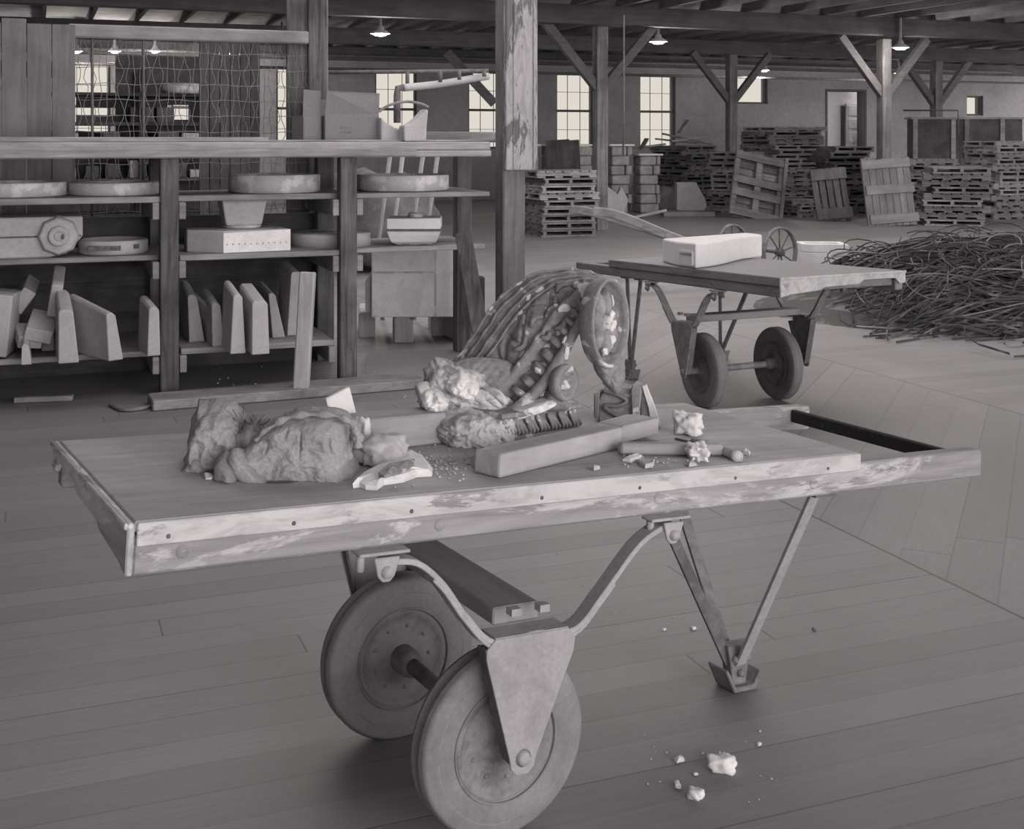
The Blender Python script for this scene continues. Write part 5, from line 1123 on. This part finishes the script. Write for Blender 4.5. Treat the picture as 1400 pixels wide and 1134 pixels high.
# odd slabs and drum pieces on the floor before them
def standing(u, vb, w, h, dp, label, mat, poly=None, cat='slab', rz=0, lean=0.0):
    g = G(u, vb); m = MB()
    if poly: m.prism([(x*w, z*h) for x, z in poly], 1, 0, dp)
    else: m.box((-w/2, 0, 0), (w/2, dp, h))
    o = m.build('stone_piece', mat, bevel=.015, seg=2); o.location = g; o.rotation_euler = (-lean, 0, rz); return tag(o, label, cat, 'odd stone pieces by the braced post')
standing(842, 296, .35, .62, .3, 'broken pale carton shape at the foot of the braced post', 'slab', [(-.6, 0), (.4, 0), (.7, .5), (.3, .95), (.1, .7), (-.6, 1.0)])
standing(882, 288, .58, .52, .3, 'squarish grey slab standing by the rounded stone', 'slab', [(-.5, 0), (.45, 0), (.5, .9), (.4, 1), (-.35, 1), (-.42, .9)], lean=.15)
standing(868, 280, .5, .8, .2, 'sloping board-like slab leaning behind the square grey slab', 'sackw', [(-.5, 0), (.5, 0), (.9, 1), (.2, 1)], lean=.2)
standing(912, 286, .42, .5, .3, 'rounded dim slab between the square slab and the big rounded stone', 'sackw', [(-.5, 0), (.4, 0), (.5, .5), (.3, .9), (-.2, 1), (-.5, .7)])
standing(946, 291, .62, .62, .35, 'big pale stone with one rounded side on a low skid', 'slab', [(-.5, .08), (.35, .0), (.5, .2), (.45, .45), (.3, .7), (.15, 1.0), (-.5, 1.0)])
o = MB().bar(V((0, 0, .05)), V((1.0, 0, .05)), .5, .1).build('low_skid', 'paldark', bevel=.01); o.location = G(905, 296); tag(o, 'low timber skid on the floor under the big rounded stone', 'skid')
o = MB().bar(V((0, 0, .03)), V((.6, 0, .16)), .12, .05).build('broken_board', 'pal', bevel=.01); o.location = G(868, 299); tag(o, 'broken board propped among the stone pieces', 'board', 'broken boards on the pallets')
# counter and rail at the far right
p = P(1300, 190, 27.5); e = empty('panelled_counter', (p.x, 27.5, 0), TH*.0, 'dim panelled counter behind the right-hand pallet stacks', 'counter')
zt = CAMH-(163-H0)/F*27.5
MB().box((-.85, 0, 0), (1.6, .4, zt)).build('body', 'bulk', e); 
for x in (-.85, .0, .3, 1.1): MB().box((x, -.03, 0), (x+.1, -.001, zt)).build('stile', 'pal', e)
MB().box((-.9, -.05, zt), (1.7, .45, zt+.05)).build('counter_top', 'pal', e)
pipe('hand_rail', [P(1235, 151, 27.2), P(1310, 151, 27.2), P(1310, 185, 27.2)], .02, 'metalm', 'thin pale rail in front of the dim counter')
# dim stores behind the mesh
rr = random.Random(77)
p = P(180, 190, 17.5)
e = empty('store_rack', (p.x, 17.5, 0), TH, 'dim rack of stores behind the mesh with bright gaps at its left end', 'rack')
for x in (-1.2, .1, 1.4): MB().box((x, 0, 0), (x+.1, .1, 2.5)).box((x, .7, 0), (x+.1, .8, 2.5)).build('upright', 'darkz', e)
for z in (.4, .9, 1.33, 1.70, 2.12): MB().box((-1.2, 0, z), (1.5, .8, z+.045)).build('rack_shelf', 'dark', e)
rx = lambda u: (RW(aat(u, AB(p)[1]+.8), 0).length*0)+aat(u, AB(p)[1]+.8)-AB(p)[0]
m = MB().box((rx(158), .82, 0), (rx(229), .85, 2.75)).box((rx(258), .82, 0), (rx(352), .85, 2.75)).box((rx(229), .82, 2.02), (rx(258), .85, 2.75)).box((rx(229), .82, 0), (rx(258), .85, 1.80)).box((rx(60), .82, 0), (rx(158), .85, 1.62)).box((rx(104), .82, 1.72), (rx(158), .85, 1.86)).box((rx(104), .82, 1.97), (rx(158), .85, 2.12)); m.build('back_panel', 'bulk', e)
names = ['dim crate on the store rack behind the mesh', 'dim bundle on the store rack behind the mesh']
kk = 0
for z in (.945, 1.375, 1.745):
    x = -1.05
    while x < 1.3:
        w_ = rr.uniform(.16, .34); hh = rr.uniform(.10, .26)
        if rr.random() < .8 and not (x < -.6 and z > 1.3 and rr.random() < .7):
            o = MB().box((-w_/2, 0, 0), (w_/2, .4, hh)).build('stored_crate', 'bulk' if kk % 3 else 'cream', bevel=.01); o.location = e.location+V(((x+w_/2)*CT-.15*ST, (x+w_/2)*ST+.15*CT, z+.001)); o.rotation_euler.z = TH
            tag(o, '%s crate from the left on the %s shelf of the dim rack behind the mesh' % (ORD[min(kk % 9+1, 9)] if (kk % 9) else 'first', ['lower', 'middle', 'upper', 'top'][[.945, 1.375, 1.745, 2.165].index(z)]), 'crate', 'crates on the dim rack'); kk += 1
        x += w_+rr.uniform(.03, .15)
    kk = 0
e = empty('dark_partition', RW(aat(315, 14), 14), TH, 'dark boarded partition standing behind the right half of the mesh', 'partition')
wp = aat(357, 14)-aat(273, 14)
for k in range(6): MB().box((-wp/2+k*wp/6, 0, 0), (-wp/2+(k+1)*wp/6-.01, .04, 2.62)).build('board', 'darkz', e, bevel=.003)
p = P(237, 112, 16.5); o = MB().lathe([(0, 0), (.26, 0), (.3, .05), (.3, .12), (.27, .15), (.24, .12), (0, .1)], 32).build('round_basin', 'cream'); o.location = (P(236, 120, 17.4).x, 17.9, 2.166); tag(o, 'pale round basin on the top of the dim rack behind the mesh', 'basin')
for k in range(5):
    pass

# =====================================================================
# LIGHT, SKY, CAMERA
# =====================================================================
sc = bpy.context.scene
wd = bpy.data.worlds.new('World'); sc.world = wd; wd.use_nodes = True; nt = wd.node_tree; bg = nt.nodes['Background']
bg.inputs[0].default_value = (1.0, .93, .85, 1); bg.inputs[1].default_value = 2.3
sun = bpy.data.lights.new('sun', 'SUN'); sun.energy = 1.9; sun.angle = math.radians(40); sun.color = (1, .95, .86); so = bpy.data.objects.new('sun', sun); col.objects.link(so)
so.rotation_euler = (V((-.60, .74, -.14))).to_track_quat('-Z', 'Y').to_euler()
cam = bpy.data.cameras.new('Camera'); co = bpy.data.objects.new('Camera', cam); col.objects.link(co); sc.camera = co
co.location = (0, 0, CAMH); co.rotation_euler = (PI/2, 0, 0); cam.sensor_width = 36; cam.sensor_fit = 'HORIZONTAL'; cam.lens = F/1400*36
cam.shift_x = (700-CX)/1400; cam.shift_y = -(567-H0)/1400; cam.clip_end = 200; cam.clip_start = .05
sc.view_settings.view_transform = 'Standard'; sc.view_settings.look = 'None'; sc.view_settings.gamma = 1; sc.view_settings.use_curve_mapping = False
sc.view_settings.exposure = -0.06
